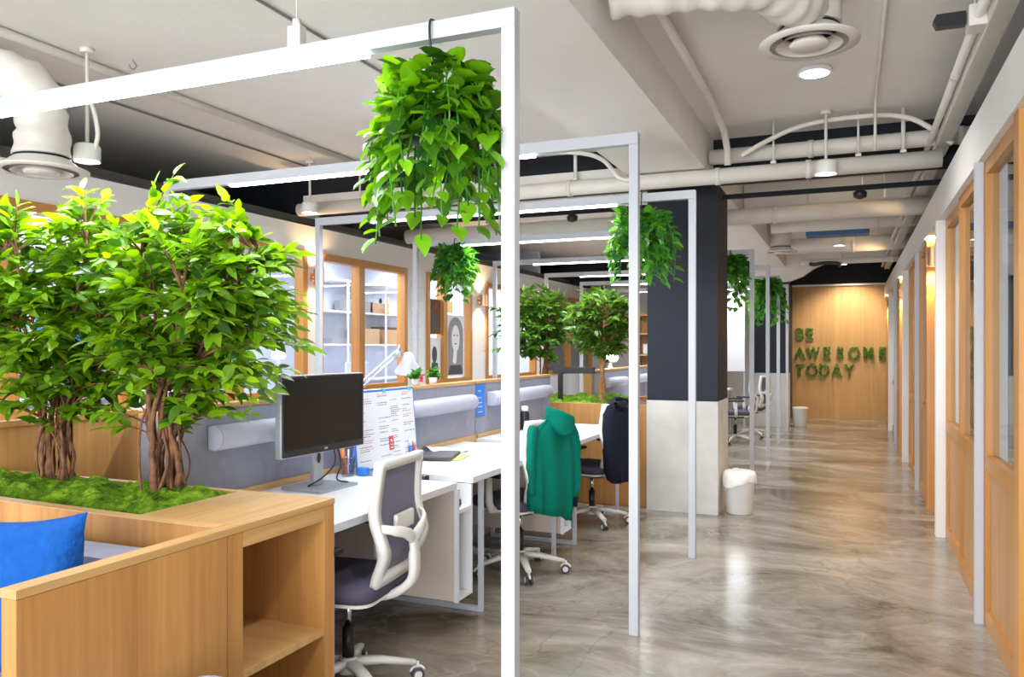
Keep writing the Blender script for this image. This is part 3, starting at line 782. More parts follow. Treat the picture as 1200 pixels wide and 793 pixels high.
def ficus(label, base, crown, rad, ntwig, nleaf, L, stems, seed, group, lm='ficus', bm_='bark', stem_r=.016, spread=.07, strays=(), roots=0):
    """several thin stems rising into an ellipsoid crown of leafy twigs"""
    rnd = random.Random(seed)
    t = thing('ficus_tree', label, 'tree', base, 0, group)
    cr = Vector(crown) - Vector(base); rad = Vector(rad)
    b = new(); paths = []
    for k in range(stems):
        a = 2 * PI * k / stems + rnd.uniform(-.4, .4); r0 = spread * rnd.uniform(.3, 1)
        p0 = Vector((r0 * math.cos(a), r0 * math.sin(a), -.01))
        top = cr + Vector((rad.x * .55 * math.cos(a + .6), rad.y * .55 * math.sin(a + .6), rad.z * rnd.uniform(.0, .6)))
        q1 = p0 + Vector((rnd.uniform(-.012, .012), rnd.uniform(-.012, .012), (cr.z - rad.z) * .5))
        q2 = p0 * .8 + Vector((rnd.uniform(-.03, .03), rnd.uniform(-.03, .03), (cr.z - rad.z) * 1.0 + .05))
        pts = bez([p0, q1, q2, (q2 + top) / 2 + Vector((rnd.uniform(-.03, .03), 0, 0)), top], 6)
        pts = [p + Vector((noise.noise(p * 14 + Vector((k, 0, 0))), noise.noise(p * 14 + Vector((0, k, 5))), 0)) * .012 for p in pts]
        n = len(pts); rr = stem_r * rnd.uniform(.7, 1.25)
        tube(b, pts, [rr * (1 - .72 * i / n) * (1.35 if i < 1 else 1) for i in range(n)], 7)
        paths.append(pts)
    for k in range(roots):
        a = rnd.uniform(0, 2 * PI); r0 = spread * rnd.uniform(.2, 1.25); p0 = Vector((r0 * math.cos(a), r0 * math.sin(a), -.01)); h = (cr.z - rad.z * .7)
        pts = bez([p0, p0 * rnd.uniform(.5, 1.1) + Vector((rnd.uniform(-.03, .03), rnd.uniform(-.03, .03), h * .35)), p0 * rnd.uniform(.4, .9) + Vector((rnd.uniform(-.04, .04), rnd.uniform(-.03, .03), h * .7)), p0 * .6 + Vector((0, 0, h))], 5)
        tube(b, pts, rnd.uniform(.003, .007), 5)
    obj('trunk', b, bm_, t)
    b = new(); bl = new()
    targets = []
    for k in range(ntwig):
        v = rv(rnd); v = v.normalized() * (rnd.random() ** .40)
        lump = 1 + .22 * noise.noise(v * 2.2 + Vector((seed, 0, 0)))
        targets.append(cr + Vector((v.x * rad.x, v.y * rad.y, v.z * rad.z)) * lump)
    targets += [Vector(s) - Vector(base) for s in strays]
    for tip in targets:
        best = min((p for P in paths for p in P[8:]), key=lambda p: (p - tip).length + .8 * max(0, p.z - tip.z + .06))
        st = best; d = tip - st
        if d.length < .05: d = d + Vector((rnd.uniform(-.1, .1), rnd.uniform(-.1, .1), .08)); tip = st + d
        mid = st + d * .5 + Vector((0, 0, .08 * d.length)); tip = tip - Vector((0, 0, .05 * d.length))
        P = bez([st, mid, tip], 5); tube(b, P, [.0035 * (1 - .07 * i) for i in range(len(P))], 4, cap=False)
        m = nleaf + rnd.randint(-2, 2)
        for q in range(m):
            s = .30 + .70 * (q + 1) / m; idx = s * (len(P) - 1); i0 = min(len(P) - 2, int(idx)); f = idx - i0
            p = P[i0].lerp(P[i0 + 1], f); tan = (P[i0 + 1] - P[i0]).normalized()
            if q == m - 1: ld = tan
            else:
                ax = tan; perp = tan.cross(Vector((0, 0, 1))); perp = perp.normalized() if perp.length > .01 else Vector((1, 0, 0))
                ang = (0 if q % 2 else PI) + rnd.uniform(-.7, .7)
                ld = (Matrix.Rotation(ang, 3, ax) @ perp) * 1.0 + tan * rnd.uniform(.4, .9) + Vector((0, 0, rnd.uniform(-.35, .25)))
            up = Vector((rnd.uniform(-.8, .8), rnd.uniform(-1.0, .5), 1))
            ll = L * rnd.uniform(.7, 1.15)
            leaf(bl, p, ld, up, ll, ll * rnd.uniform(.40, .50), rnd.uniform(.05, .35))
    obj('branches', b, bm_, t)
    rawobj('foliage', bl, lm, t)
    return t
GT = 'two bushy trees in the near moss planter'
ficus('bushy green tree with many thin stems in the near moss, right one of the two', (-2.50, 2.42, UZ - .02), (-2.42, 2.50, 1.60), (.42, .40, .46), 370, 11, .080, 10, 11, GT, spread=.085, stem_r=.013, roots=22,
      strays=[(-2.55, 2.5, 2.17), (-2.6, 2.45, 2.12), (-2.15, 2.62, 1.80), (-2.02, 2.6, 1.62), (-2.0, 2.65, 1.47), (-2.1, 2.65, 1.38), (-2.75, 2.3, 1.2), (-2.62, 2.25, 1.15)])
ficus('bushy green tree with dark twisted stems in the near moss, left one of the two', (-3.16, 2.44, UZ - .02), (-3.12, 2.48, 1.61), (.45, .42, .50), 380, 11, .080, 9, 23, GT, spread=.09, stem_r=.012, roots=14,
      strays=[(-3.0, 2.45, 2.14), (-2.95, 2.5, 2.1), (-3.3, 2.3, 1.2)])
GT2 = 'two small trees in the far planter'
ficus('small tree with pale single trunk in the far oak planter, in front of wood shelving', (-2.24, 7.62, PZ - .02), (-2.24, 7.62, 1.70), (.36, .36, .38), 260, 10, .085, 3, 31, GT2, lm='ficus_d', bm_='bark_l', spread=.03, stem_r=.03)
ficus('small tree with reddish stems partly hidden behind the nearest white post', (-3.0, 8.0, PZ - .02), (-3.08, 8.0, 1.72), (.42, .40, .42), 280, 10, .09, 5, 37, GT2, lm='ficus_d', bm_='bark', spread=.06,
      strays=[(-3.55, 7.9, 1.6), (-3.6, 7.9, 1.9), (-3.55, 7.8, 1.45)])

def hanging(label, hook, drop, rad, seed, nv, nl, L, lm='pothos', group='hanging green plants on the white frames', trail=.35, up=1.0):
    rnd = random.Random(seed)
    t = thing('hanging_plant', label, 'hanging plant', hook, 0, group)
    b = new()
    hk = [(0, -.034, .0), (0, -.034, .06), (0, -.02, .075), (0, .01, .075), (0, .034, .055), (0, .036, .03)]
    hk = [(0, .036, .02), (0, .038, .06), (0, .02, .078), (0, -.02, .078), (0, -.036, .06), (0, -.034, 0), (0, -.012, -.05), (0, 0, -.08)]
    tube(b, bez(hk, 4), .004, 6); tube(b, [(0, 0, -.08), (0, 0, -.115)], .008, 8); obj('hook', b, 'bplastic', t)
    zt = -drop
    b = new()
    for k in range(3):
        a = 2 * PI * k / 3 + .5; tube(b, [(0, 0, -.11), (.11 * math.cos(a), .11 * math.sin(a), zt)], .0025, 5)
    obj('wire', b, 'bplastic', t)
    b = new(); lathe(b, [(.06, zt - .14), (.095, zt - .12), (.115, zt), (.118, zt + .004), (.108, zt + .003), (.10, zt - .02)], 20, cap1=True); obj('pot', b, 'bplastic', t)
    b = new(); bl = new()
    for k in range(nv):
        a = rnd.uniform(0, 2 * PI); out = rad * rnd.uniform(.45, 1.0); fall = rnd.uniform(.02, 1) ** 1.0 * trail
        rise = rnd.uniform(.02, .13) * up
        d = Vector((math.cos(a), math.sin(a), 0))
        p0 = Vector((0, 0, zt - .02)) + d * .07
        P = bez([p0, p0 + d * (out - .07) * .45 + Vector((0, 0, rise)), d * out * .85 + Vector((0, 0, zt - .02 + rise * .3 - fall * .15)), d * out + Vector((0, 0, zt - .05 - fall * .5)), d * out * .96 + Vector((rnd.uniform(-.03, .03), rnd.uniform(-.03, .03), zt - .08 - fall))], 4)
        tube(b, P, .0022, 4, cap=False)
        m = nl
        for q in range(m):
            s = .15 + .85 * (q + .8) / m; idx = min(s, .999) * (len(P) - 1); i0 = min(len(P) - 2, int(idx)); p = P[i0].lerp(P[i0 + 1], idx - i0)
            ang = rnd.uniform(-1.2, 1.2); dd = Matrix.Rotation(ang, 3, 'Z') @ d
            ld = dd + Vector((0, 0, rnd.uniform(-1.3, .1) if q > 2 else rnd.uniform(-.2, .7)))
            ll = L * rnd.uniform(.65, 1.15); leaf(bl, p, ld, Vector((dd.x, dd.y, 1.0)) + rv(rnd) * .4, ll, ll * rnd.uniform(.70, .84), rnd.uniform(.05, .3), .14, True)
    for k in range(nv * 2):   # leaves over the pot
        a = rnd.uniform(0, 2 * PI); rr = rnd.uniform(.09, .14); d = Vector((math.cos(a), math.sin(a), rnd.uniform(.1, 1.2)))
        ll = L * rnd.uniform(.8, 1.2); leaf(bl, Vector((rr * math.cos(a), rr * math.sin(a), zt + rnd.uniform(-.13, .08))), d, rv(rnd) + Vector((0, 0, .6)), ll, ll * .76, .2, .14, True)
    obj('vines', b, 'fern', t); rawobj('foliage', bl, lm, t)
    return t
HB = 2.462
hanging('largest hanging pothos, on the nearest white frame', (-1.285, 2.39, HB), .20, .25, 3, 64, 9, .080, trail=.38, up=1.1)
hanging('hanging plant right in front of the navy column', (-1.36, 5.617, HB), .16, .25, 5, 60, 8, .075, lm='fern', trail=.32)
hanging('dark green hanging plant by the left glass wall near the small black-and-white poster', (-3.66, 7.25, HB), .10, .21, 8, 60, 8, .085, lm='fern', trail=.38)
hanging('hanging plant peeping out right of the navy column, nearer of two', (-1.24, 9.25, HB), .10, .24, 13, 55, 8, .09, lm='fern', trail=.42)
hanging('hanging plant between the thin white posts, farther of two past the column', (-1.16, 12.77, HB), .10, .26, 17, 55, 8, .10, lm='fern', trail=.5)

# ================================================================ things on the desks
def bx(name, m, dims, label, cat, loc, rz=0, bev=.002, group=None):
    b = new(); x, y, z = dims; box(b, -x / 2, x / 2, -y / 2, y / 2, 0, z, bev)
    return tag(obj(name, b, m), label, cat, group, loc, rz)
# monitor: faces +x
t = thing('computer_monitor', 'black flat computer monitor on a silver stand on the nearest desk', 'monitor', (-2.37, 3.27, DZ + .001), R(-2))
b = new(); lp = rloop([(-.16, -.13), (.10, -.15), (.10, .15), (-.16, .13)], .02, 3); prism(b, lp, 2, 0, .012); obj('stand_base', b, 'silver', t)
b = new(); box(b, -.055, -.03, -.035, .035, .0125, .36, .004); obj('stand_neck', b, 'silver', t)
b = new(); lathe(b, [(.012, -.001), (.012, .001)], 16); o = obj('cable_hole', b, 'bplastic', t); o.location = (-.029, 0, .145); o.rotation_euler = (0, R(90), 0); o.scale = (2.2, 1, 1)
head = []
b = new(); box(b, -.030, .008, -.315, .315, .175, .555, .006); hd = obj('housing', b, 'silver', t)
b = new(); box(b, .0081, .014, -.310, .310, .180, .550, .002); obj('bezel', b, 'bplastic', t)
b = new(); box(b, .0142, .0152, -.297, .297, .212, .537); obj('screen', b, 'screen', t)
b = new(); box(b, .0142, .0150, -.012, .012, .190, .200); obj('badge', b, 'silver', t)
b = new(); box(b, -.032, -.029, -.05, .05, .30, .40); obj('mount', b, 'bplastic', t)
b = new(); tube(b, bez([(-.01, .06, .18), (.0, .07, .10), (-.01, .05, .03), (.03, .09, .01)], 6), .004, 6); tube(b, bez([(-.01, .03, .18), (.01, .0, .11), (-.02, -.06, .05), (-.08, -.09, .01)], 6), .004, 6)
tag(obj('monitor_cable', b, 'bplastic'), 'black cables drooping below the black monitor', 'cable', loc=(-2.34, 3.30, DZ + .004))
# board leaning on the partition
t = thing('planning_board', 'white planning board with blue edge full of handwriting, leaning on the partition beside the monitor', 'board', (-2.465, 3.70, DZ + .001)); t.rotation_euler = (0, R(-5), R(-1.5))
b = new(); box(b, -.006, 0, 0, .64, 0, .445, .002); obj('backing', b, 'blue', t, 'blue edged backing')
b = new(); box(b, .0003, .002, .010, .628, .01, .432); obj('sheet', b, 'paper', t)
rnd = random.Random(4); bi = new(); bp = new()
for cx, wd in ((.04, .13), (.24, .12), (.37, .10), (.50, .11)):
    z = .415
    while z > .05:
        if rnd.random() < .72:
            y = cx; e = cx + wd * rnd.uniform(.4, 1); tgt = bp if rnd.random() < .25 else bi
            while y < e:
                w = rnd.uniform(.008, .022)
                box(tgt, .0021, .0024, y, y + w, z, z + rnd.uniform(.003, .0045)); y += w + .004
        z -= rnd.choice((.011, .012, .026))
obj('handwriting', bi, 'ink', t, 'dark handwritten lines'); obj('handwriting', bp, 'pink', t, 'pink handwritten lines')
b = new(); box(b, .0025, .0055, .33, .375, .09, .17); obj('badge_card', b, 'red', t, 'dark red card with pale figures')
b = new(); tube(b, [(.006, .353, .14), (.006, .343, .15)], .006, 6); box(b, .0056, .0065, .340, .366, .10, .107); box(b, .0056, .0065, .345, .362, .118, .124); obj('card_print', b, 'paper', t)
for y in (.30, .575):
    b = new(); box(b, -.007, .006, y, y + .028, .425, .45, .002); obj('clip', b, 'teal', t, 'turquoise clip')
b = new(); box(b, .0025, .03, .40, .60, .015, .035, .002); obj('pen_tray', b, 'paper', t)
for i, (y, m, lb) in enumerate(((.535, 'blue', 'blue marker cap standing in the tray of the planning board'), (.575, 'red', 'dark red marker standing in the tray of the planning board'))):
    b = new(); tube(b, [(0, 0, 0), (0, 0, .055)], .011, 10); tube(b, [(0, 0, .055), (0, 0, .06)], [.011, .006], 10)
    o = obj('marker', b, m); tag(o, lb, 'marker', loc=(-2.445, 3.705 + y, DZ + .036))
    b = new(); tube(b, [(0, 0, .0605), (0, 0, .10)], .0095, 10); obj('barrel', b, 'paper', o)
# pen cup
t = thing('pen_cup', 'clear plastic pen cup on the nearest desk under the monitor corner', 'cup', (-2.47, 3.62, DZ + .001))
b = new(); lathe(b, [(.034, 0), (.040, .10), (.037, .10), (.031, .006)], 18, cap1=False); obj('cup', b, 'clear', t)
for i, (m, lb, dx, dy) in enumerate((('blue', 'blue pen in the clear cup', .01, .03), ('dkgrey', 'dark pen in the clear cup', -.01, -.012), ('paper', 'white pen in the clear cup', .0, .005), ('orange', 'salmon pink scissors grip in the clear cup', -.015, -.02))):
    b = new(); tube(b, [(0, 0, 0), (dx, dy, .13 + .02 * (i == 3))], .005 if i < 3 else .013, 8)
    tag(obj('pen' if i < 3 else 'scissors', b, m), lb, 'pen' if i < 3 else 'scissors', loc=(-2.47 + dx * .5, 3.62 + dy * .4, DZ + .012))
b = new(); box(b, -.03, .03, -.02, .02, 0, .045, .01); tag(obj('marker_box', b, 'blue'), 'small blue plastic box beside the clear pen cup', 'box', loc=(-2.40, 3.66, DZ + .001))
# sunglasses-like dark items at cabinet
for i, (x, y, sx) in enumerate(((-2.26, 3.735, .05), (-2.12, 3.745, .065))):
    b = new(); box(b, -sx, sx, -.03, .03, 0, .05, .02)
    tag(obj('spectacle_case', b, 'bplastic'), ['smaller black case lying in the gap between the first two desks', 'larger black case lying in the gap between the first two desks'][i], 'case', loc=(x, y, .742 - .012))
b = new(); box(b, -.02, .025, -.025, .025, 0, .04, .012); tag(obj('black_mouse', b, 'bplastic'), 'small black object on the upper shelf of the near white cabinet', 'mouse', loc=(-1.90, 3.76, .6215))
# notebooks, papers
bx('notebook', 'card', (.20, .27, .006), 'yellow-green notebook under the dark grey one on the second desk', 'notebook', (-2.30, 4.47, DZ + .001), R(12)).data.materials[0] = mat('yellow_cover', (.55, .55, .12), .6)
t = bx('laptop', 'dkgrey', (.22, .31, .018), 'closed dark grey laptop or folder on the second desk', 'laptop', (-2.36, 4.44, DZ + .0085), R(16), .004)
b = new(); N = 10
V = [[b.verts.new((i / N * .21, j / N * .30, .004 + .035 * 1.6 * max(0, 1 - abs(i / N - .35) * 3) * (1 - j / N) + .01 * math.sin(i * .7 + j * .4) ** 2)) for j in range(N + 1)] for i in range(N + 1)]
for i in range(N):
    for j in range(N): b.faces.new((V[i][j], V[i + 1][j], V[i + 1][j + 1], V[i][j + 1])).smooth = True
tag(obj('paper_sheet', b, 'paper'), 'crumpled white paper sheet on the second desk by the partition', 'paper', loc=(-2.56, 4.52, DZ + .002), rz=R(-8))
bx('paper_sheet', 'paper', (.15, .21, .004), 'flat blue-rimmed paper on the second desk', 'paper', (-2.36, 4.86, DZ + .001), R(35))
# bottle
t = thing('insulated_bottle', 'black insulated bottle with pale lid on the third desk, by the white post', 'bottle', (-2.50, 6.22, DZ + .008))
b = new(); lathe(b, [(.036, 0), (.038, .01), (.038, .13), (.030, .145), (.030, .15)], 18); obj('body', b, 'bplastic', t)
b = new(); lathe(b, [(.031, .1505), (.031, .185), (.026, .19)], 18); obj('lid', b, 'wplastic', t)
b = new(); tube(b, [(0, 0, 0), (0, 0, .007)], .055, 20); tag(obj('coaster', b, 'oak'), 'round wooden coaster under the black bottle', 'coaster', loc=(-2.50, 6.22, DZ + .001))
bx('small_speaker', 'bplastic', (.05, .08, .035), 'small black object right of the bottle on the third desk', 'speaker', (-2.50, 6.42, DZ + .001), 0, .01)
b = new(); tube(b, bez([(-.05, 0, .004), (.05, .1, .004), (.0, .3, .02), (.06, .45, .004), (.0, .6, .004)], 6), .004, 6); tag(obj('white_cable', b, 'wplastic'), 'thin white cable curling over the third desk', 'cable', loc=(-2.52, 6.48, DZ + .002))
bx('charger', 'wplastic', (.04, .04, .03), 'small white charger plug on the third desk', 'charger', (-2.53, 6.62, DZ + .001))
bx('notice_card', 'blue', (.006, .16, .24), 'bright blue notice pinned on the grey partition behind the nearest white post', 'notice', (-2.6155, 5.60, .925))
b = new(); 
for z in (.03, .07, .10, .14, .19): box(b, .0031, .0036, -.05, .04 - z * .2, z, z + .006)
o = [x for x in COL.objects if x.name == 'notice_card'][0]; obj('print', b, 'paper', o)

# desk lamp on the desk behind the partition
t = thing('desk_lamp', 'white swing-arm desk lamp behind the partition above the planning board', 'desk lamp', (-2.90, 4.22, DZ + .001))
b = new(); lathe(b, [(.09, 0), (.09, .015), (.03, .025)], 24); tube(b, [(0, 0, .02), (0, 0, .35)], .012, 10); obj('base', b, 'steel', t)
b = new()
for dz in (0, .035): tube(b, [(0, 0, .34 + dz), (.0, .62, .63 + dz)], .007, 8)
tube(b, [(0, .62, .62), (0, .65, .70), (0, .70, .62)], .007, 8); tube(b, [(-.02, .62, .64), (.02, .62, .64)], .02, 10); obj('arm', b, 'steel', t)
b = new()
for dz in (0, .03): tube(b, [(0, .05, .33 + dz), (0, .60, .66 - dz)], .0045, 6)
obj('spring_rod', b, 'steel', t)
b = new(); lathe(b, [(.025, .12), (.04, .10), (.05, .06), (.095, -.01), (.098, -.02), (.090, -.02), (.04, .055)], 24, cap1=False); sh = obj('lamp_shade', b, 'steel', t); sh.location = (.02, .74, .53); sh.rotation_euler = (R(14), R(8), 0)
b = new(); tube(b, [(0, 0, 0), (0, 0, .02)], .03, 12); sp = obj('bulb', b, 'lamp', t); sp.location = (.02, .745, .535)
# plants on the cap
def cap_plant(label, y, m, seed, red=False):
    t = thing('potted_plant' if not red else 'flower_pot', label, 'plant' if not red else 'flowers', (-2.6475, y, 1.199))
    b = new(); lathe(b, [(.022, 0), (.03, .045), (.027, .045), (.022, .01)], 14, cap1=False); obj('pot', b, 'paper', t)
    rnd = random.Random(seed); b = new()
    for k in range(46):
        a = rnd.uniform(0, 6.28); d = Vector((math.cos(a), math.sin(a), rnd.uniform(.3, 2.0))); leaf(b, Vector((0, 0, .035 + rnd.uniform(0, .04))), d, rv(rnd) + Vector((0, 0, .8)), rnd.uniform(.04, .075), .028, .3)
    obj('foliage', b, 'fern', t)
    if red:
        b = new(); 
        for k in range(5):
            c = Vector((rnd.uniform(-.02, .03), rnd.uniform(-.04, .04), rnd.uniform(.03, .09)))
            for q in range(6): leaf(b, c, rv(rnd), rv(rnd), .028, .022, .2)
        obj('blossom', b, 'flower', t, 'red petals')
    return t
cap_plant('small red flowers in a pot on the partition cap beside the white desk lamp', 4.66, 'fern', 1, True)
cap_plant('small green potted plant on the partition cap right of the red flowers', 4.90, 'fern', 2)
# black bar lamp at the end of the partition
t = thing('bar_lamp', 'black T-shaped bar lamp at the end of the grey partition by the far planter', 'lamp', (-2.60, 7.40, PZ - .03))
b = new(); box(b, -.02, .02, -.02, .02, 0, .30); obj('post', b, 'bplastic', t)
b = new(); box(b, -.07, .34, -.03, .03, .3005, .36, .004); obj('lamp_bar', b, 'bplastic', t)

# ================================================================ bins
def bin_(label, loc, bag):
    t = thing('waste_bin', label, 'bin', loc, 0, 'white waste bins')
    b = new(); lathe(b, [(.10, 0), (.108, .01), (.135, .33), (.138, .335), (.130, .335), (.104, .02)], 28, cap1=True); obj('bucket', b, 'wplastic', t)
    if bag:
        b = new(); n = 40; R_ = []
        for r0, z0, w in ((.143, .26, .006), (.146, .31, .004), (.142, .345, .004), (.13, .365, .008), (.09, .375, .012), (.02, .36, .01)):
            R_.append([b.verts.new(((r0 + w * noise.noise(Vector((k * .9, z0 * 9, 1)))) * math.cos(2 * PI * k / n), (r0 + w * noise.noise(Vector((k * .9, z0 * 9, 1)))) * math.sin(2 * PI * k / n), z0 + w * 2.2 * noise.noise(Vector((k * .45, r0 * 20, 4))) - (.03 * math.sin(2 * PI * k / n * 2) if z0 < .3 else 0))) for k in range(n)])
        for i in range(5):
            for k in range(n): b.faces.new((R_[i][k], R_[i][(k + 1) % n], R_[i + 1][(k + 1) % n], R_[i + 1][k])).smooth = True
        b.faces.new(R_[-1]); obj('liner', b, 'bag', t, 'white bin liner')
    else:
        b = new(); lathe(b, [(.139, .325), (.142, .345), (.12, .36), (.03, .365)], 24, cap0=False); obj('lid', b, 'wplastic', t)
bin_('white waste bin with overhanging liner at the foot of the navy column', (-.90, 7.28, 0), True)
bin_('small white waste bin far off beside the rear column', (-.86, 15.7, 0), False)

# ================================================================ sconces
def sconce(label, loc, face, power=14):
    """face: unit vector pointing off the wall"""
    t = thing('wall_sconce', label, 'wall light', loc, 0, 'copper up-and-down wall lights')
    fx, fy = face; c = Vector((fx * .085, fy * .085, 0))
    b = new(); tube(b, [c + Vector((0, 0, -.085)), c + Vector((0, 0, .085))], .055, 20, cap=False); tube(b, [c + Vector((0, 0, .084)), c + Vector((0, 0, -.084))], .051, 20, cap=False); obj('shade', b, 'copper', t)
    b = new(); tube(b, [(0, 0, 0), c * .42], .02, 10); tube(b, [(0, 0, 0), c * .08], .045, 16); obj('wall_plate', b, 'copper', t)
    b = new(); tube(b, [c + Vector((0, 0, -.04)), c + Vector((0, 0, .04))], .032, 12); obj('bulb', b, 'warm', t)
    for s in (-1, 1): light('SPOT', 'sconce_light', c + Vector((0, 0, s * .088)), power, (1, .66, .32), .03, (0 if s < 0 else PI, 0, 0), t, R(125), .6)
sconce('copper wall light on the left glass wall, behind the thin white post', (XL + .001, 6.835, 2.17), (1, 0), 16)
sconce('copper wall light on the left glass wall right of the framed portrait', (XL + .001, 10.85, 2.15), (1, 0), 16)
for i, (y, z) in enumerate(((8.095, 2.25), (12.445, 2.25), (16.645, 2.30))):
    sconce(['first', 'second', 'third'][i] + ' copper wall light on the right wall', (.685, y - .001, z), (-.2, -1), 40)

# ================================================================ ceiling lamps
def hang_lamp(label, x, y, z, cz=CZ, r=.075, cable=False, pw=45):
    t = thing('pendant_downlight', label, 'ceiling lamp', (x, y, z), 0, 'white cylinder downlights hung from the ceiling')
    b = new(); lathe(b, [(r, 0), (r + .003, .01), (r + .003, .085), (r - .01, .10), (.015, .105)], 24, cap0=False); lathe(b, [(r, 0), (r - .01, .012), (r - .012, .02)], 24, cap0=False, cap1=True); obj('housing', b, 'wplastic', t)
    b = new(); lathe(b, [(r - .014, .010), (r - .014, .0135)], 24); obj('lens', b, 'lamp', t)
    b = new(); tube(b, [(0, 0, .105), (0, 0, cz - z)], .011, 8); tube(b, [(0, 0, cz - z - .03), (0, 0, cz - z)], .04, 12); obj('stem', b, 'pipe', t)
    if cable:
        b = new(); tube(b, bez([(0, 0, .36), (.05, .0, .30), (.085, 0, .16), (.06, 0, .06)], 8), .013, 8); obj('conduit', b, 'wplastic', t)
    light('SPOT', 'downlight', (0, 0, -.003), pw, (1, .96, .90), .05, (0, 0, 0), t, R(130), .7)
hang_lamp('nearest of the white hanging cylinder lamps over the corridor', -.17, 6.35, 2.72)
hang_lamp('second white hanging cylinder lamp over the corridor', -.15, 9.2, 2.82)
hang_lamp('third white hanging cylinder lamp over the corridor', -.15, 12.0, 2.85)
hang_lamp('last white hanging cylinder lamp, in front of the oak end wall', -.13, 14.2, 2.80)
hang_lamp('white hanging cylinder lamp with curved conduit left of the ribbed duct', -4.10, 3.37, 2.53, cable=True, r=.07, pw=30)
hang_lamp('small white hanging cylinder lamp over the left end of the third steel frame', -4.65, 6.2, 2.70, pw=10)
t = thing('ceiling_downlight', 'round recessed-style downlight on the ceiling just behind the round air diffuser', 'ceiling lamp', (-.21, 5.38, CZ - .03))
b = new(); lathe(b, [(.10, 0), (.105, .01), (.10, .03)], 28); obj('trim_ring', b, 'white', t)
b = new(); lathe(b, [(.08, -.004), (.08, -.001)], 24); obj('lens', b, 'lamp', t)
light('SPOT', 'downlight', (0, 0, -.01), 60, (1, .97, .93), .06, (0, 0, 0), t, R(140), .7)
# near the camera, the same downlights carry on outside the picture
light('SPOT', 'downlight', (-.2, 1.2, 3.1), 80, (1, .97, .93), .08, (0, 0, 0), None, R(140), .7)

# ================================================================ diffusers and ducts
def diffuser(label, x, y, z, r):
    t = thing('air_diffuser', label, 'air vent', (x, y, z))
    b = new(); lathe(b, [(r * .78, .0), (r, .002), (r, .012), (r * .8, .03)], 36, cap0=False, cap1=False); lathe(b, [(r * .8, .03), (r * .60, .07)], 36, cap0=False, cap1=False); obj('outer_ring', b, 'pipe', t)
    b = new(); lathe(b, [(r * .66, -.006), (r * .60, .002), (r * .45, .04)], 32, cap0=False, cap1=False); obj('middle_cone', b, 'pipe', t)
    b = new(); lathe(b, [(.01, -.014), (r * .36, -.012), (r * .40, 0), (r * .30, .03)], 32); obj('centre_cone', b, 'pipe', t)
    b = new(); tube(b, [(0, 0, .066), (0, 0, .08)], r * .6, 28); obj('dark_throat', b, 'black', t)
diffuser('round white air diffuser over the corridor, nearest one', -.19, 4.20, 2.93, .235)
diffuser('round white air diffuser at the ceiling past the navy column', -.90, 11.8, 2.77, .22)
diffuser('round white air diffuser under the ribbed duct at the left', -4.16, 3.13, 2.43, .24)
def duct(label, pts, r, rib=.012, name='flexible_duct', k=9, m='pipe', wr=.012):
    P = bez(pts, k); L = 0; rr = []
    for i, p in enumerate(P):
        if i: L += (P[i] - P[i - 1]).length
        rr.append(r + rib * math.sin(L * 60) * .5 + wr * noise.noise(Vector((L * 5, 1, 2))))
    b = new(); tube(b, P, rr, 24)
    for v in b.verts: v.co += Vector((noise.noise(v.co * 9), noise.noise(v.co * 9 + Vector((5, 0, 0))), noise.noise(v.co * 9 + Vector((0, 5, 0))))) * wr
    for f in b.faces: f.smooth = True
    return tag(obj(name, b, m), label, 'duct')
duct('wrinkled white flexible duct bending down to the left diffuser', [(-5.0, 2.75, 3.02), (-4.5, 2.92, 3.02), (-4.22, 3.08, 2.90), (-4.16, 3.13, 2.70), (-4.16, 3.13, 2.515)], .135, k=12)
duct('wrinkled white flexible duct crossing above the nearest diffuser', [(-1.0, 3.55, 3.05), (-.7, 3.58, 3.045), (-.42, 3.68, 3.045), (-.24, 3.95, 3.05), (-.19, 4.15, 3.09)], .105, k=12)
b = new(); tube(b, [(-.19, 4.20, 3.015), (-.19, 4.20, 3.185)], .15, 28); tag(obj('duct_collar', b, 'pipe'), 'short round duct collar above the nearest diffuser', 'duct')
b = new(); tube(b, [(-.90, 11.8, 2.855), (-.90, 11.8, 3.185)], .135, 28); tag(obj('duct_collar', b, 'pipe'), 'round vertical duct above the diffuser past the navy column', 'duct')

def pipe(name, label, pts, r, m='pipe', n=14, smoothpath=False, cat='pipe', group=None, flanges=()):
    b = new(); P = bez(pts, 6) if smoothpath else pts; tube(b, P, r, n)
    for q in flanges:
        a, c = Vector(pts[0]), Vector(pts[-1]); d = (c - a).normalized(); p = a.lerp(c, q); tube(b, [p - d * .02, p + d * .02], r * 1.12, n)
    return tag(obj(name, b, m), label, cat, group)
pipe('water_pipe', 'thick cream pipe crossing the corridor in front of the black bulkhead', [(-5.0, 6.50, 2.80), (.60, 6.50, 2.80)], .062, flanges=(.25, .5, .72, .84))
pipe('water_pipe', 'upper cream pipe across the corridor against the black bulkhead', [(-1.05, 6.62, 2.98), (1.5, 6.62, 2.98)], .060, flanges=(.3, .7))
b = new(); box(b, -5.0, -1.72, 6.56, 6.70, 2.86, 2.95, .003); tag(obj('cable_tray', b, 'pipe'), 'cream cable tray left of the long ceiling beam before the black bulkhead', 'cable tray')
b = new(); box(b, -1.05, 1.5, 7.30, 7.33, 2.76, 2.80); tag(obj('track_rail', b, 'black'), 'thin black track rail across the corridor', 'rail')
b = new(); box(b, -5.0, -1.72, 7.45, 7.48, 2.745, 2.785); tag(obj('track_rail', b, 'black'), 'thin black track rail left of the navy column', 'rail')
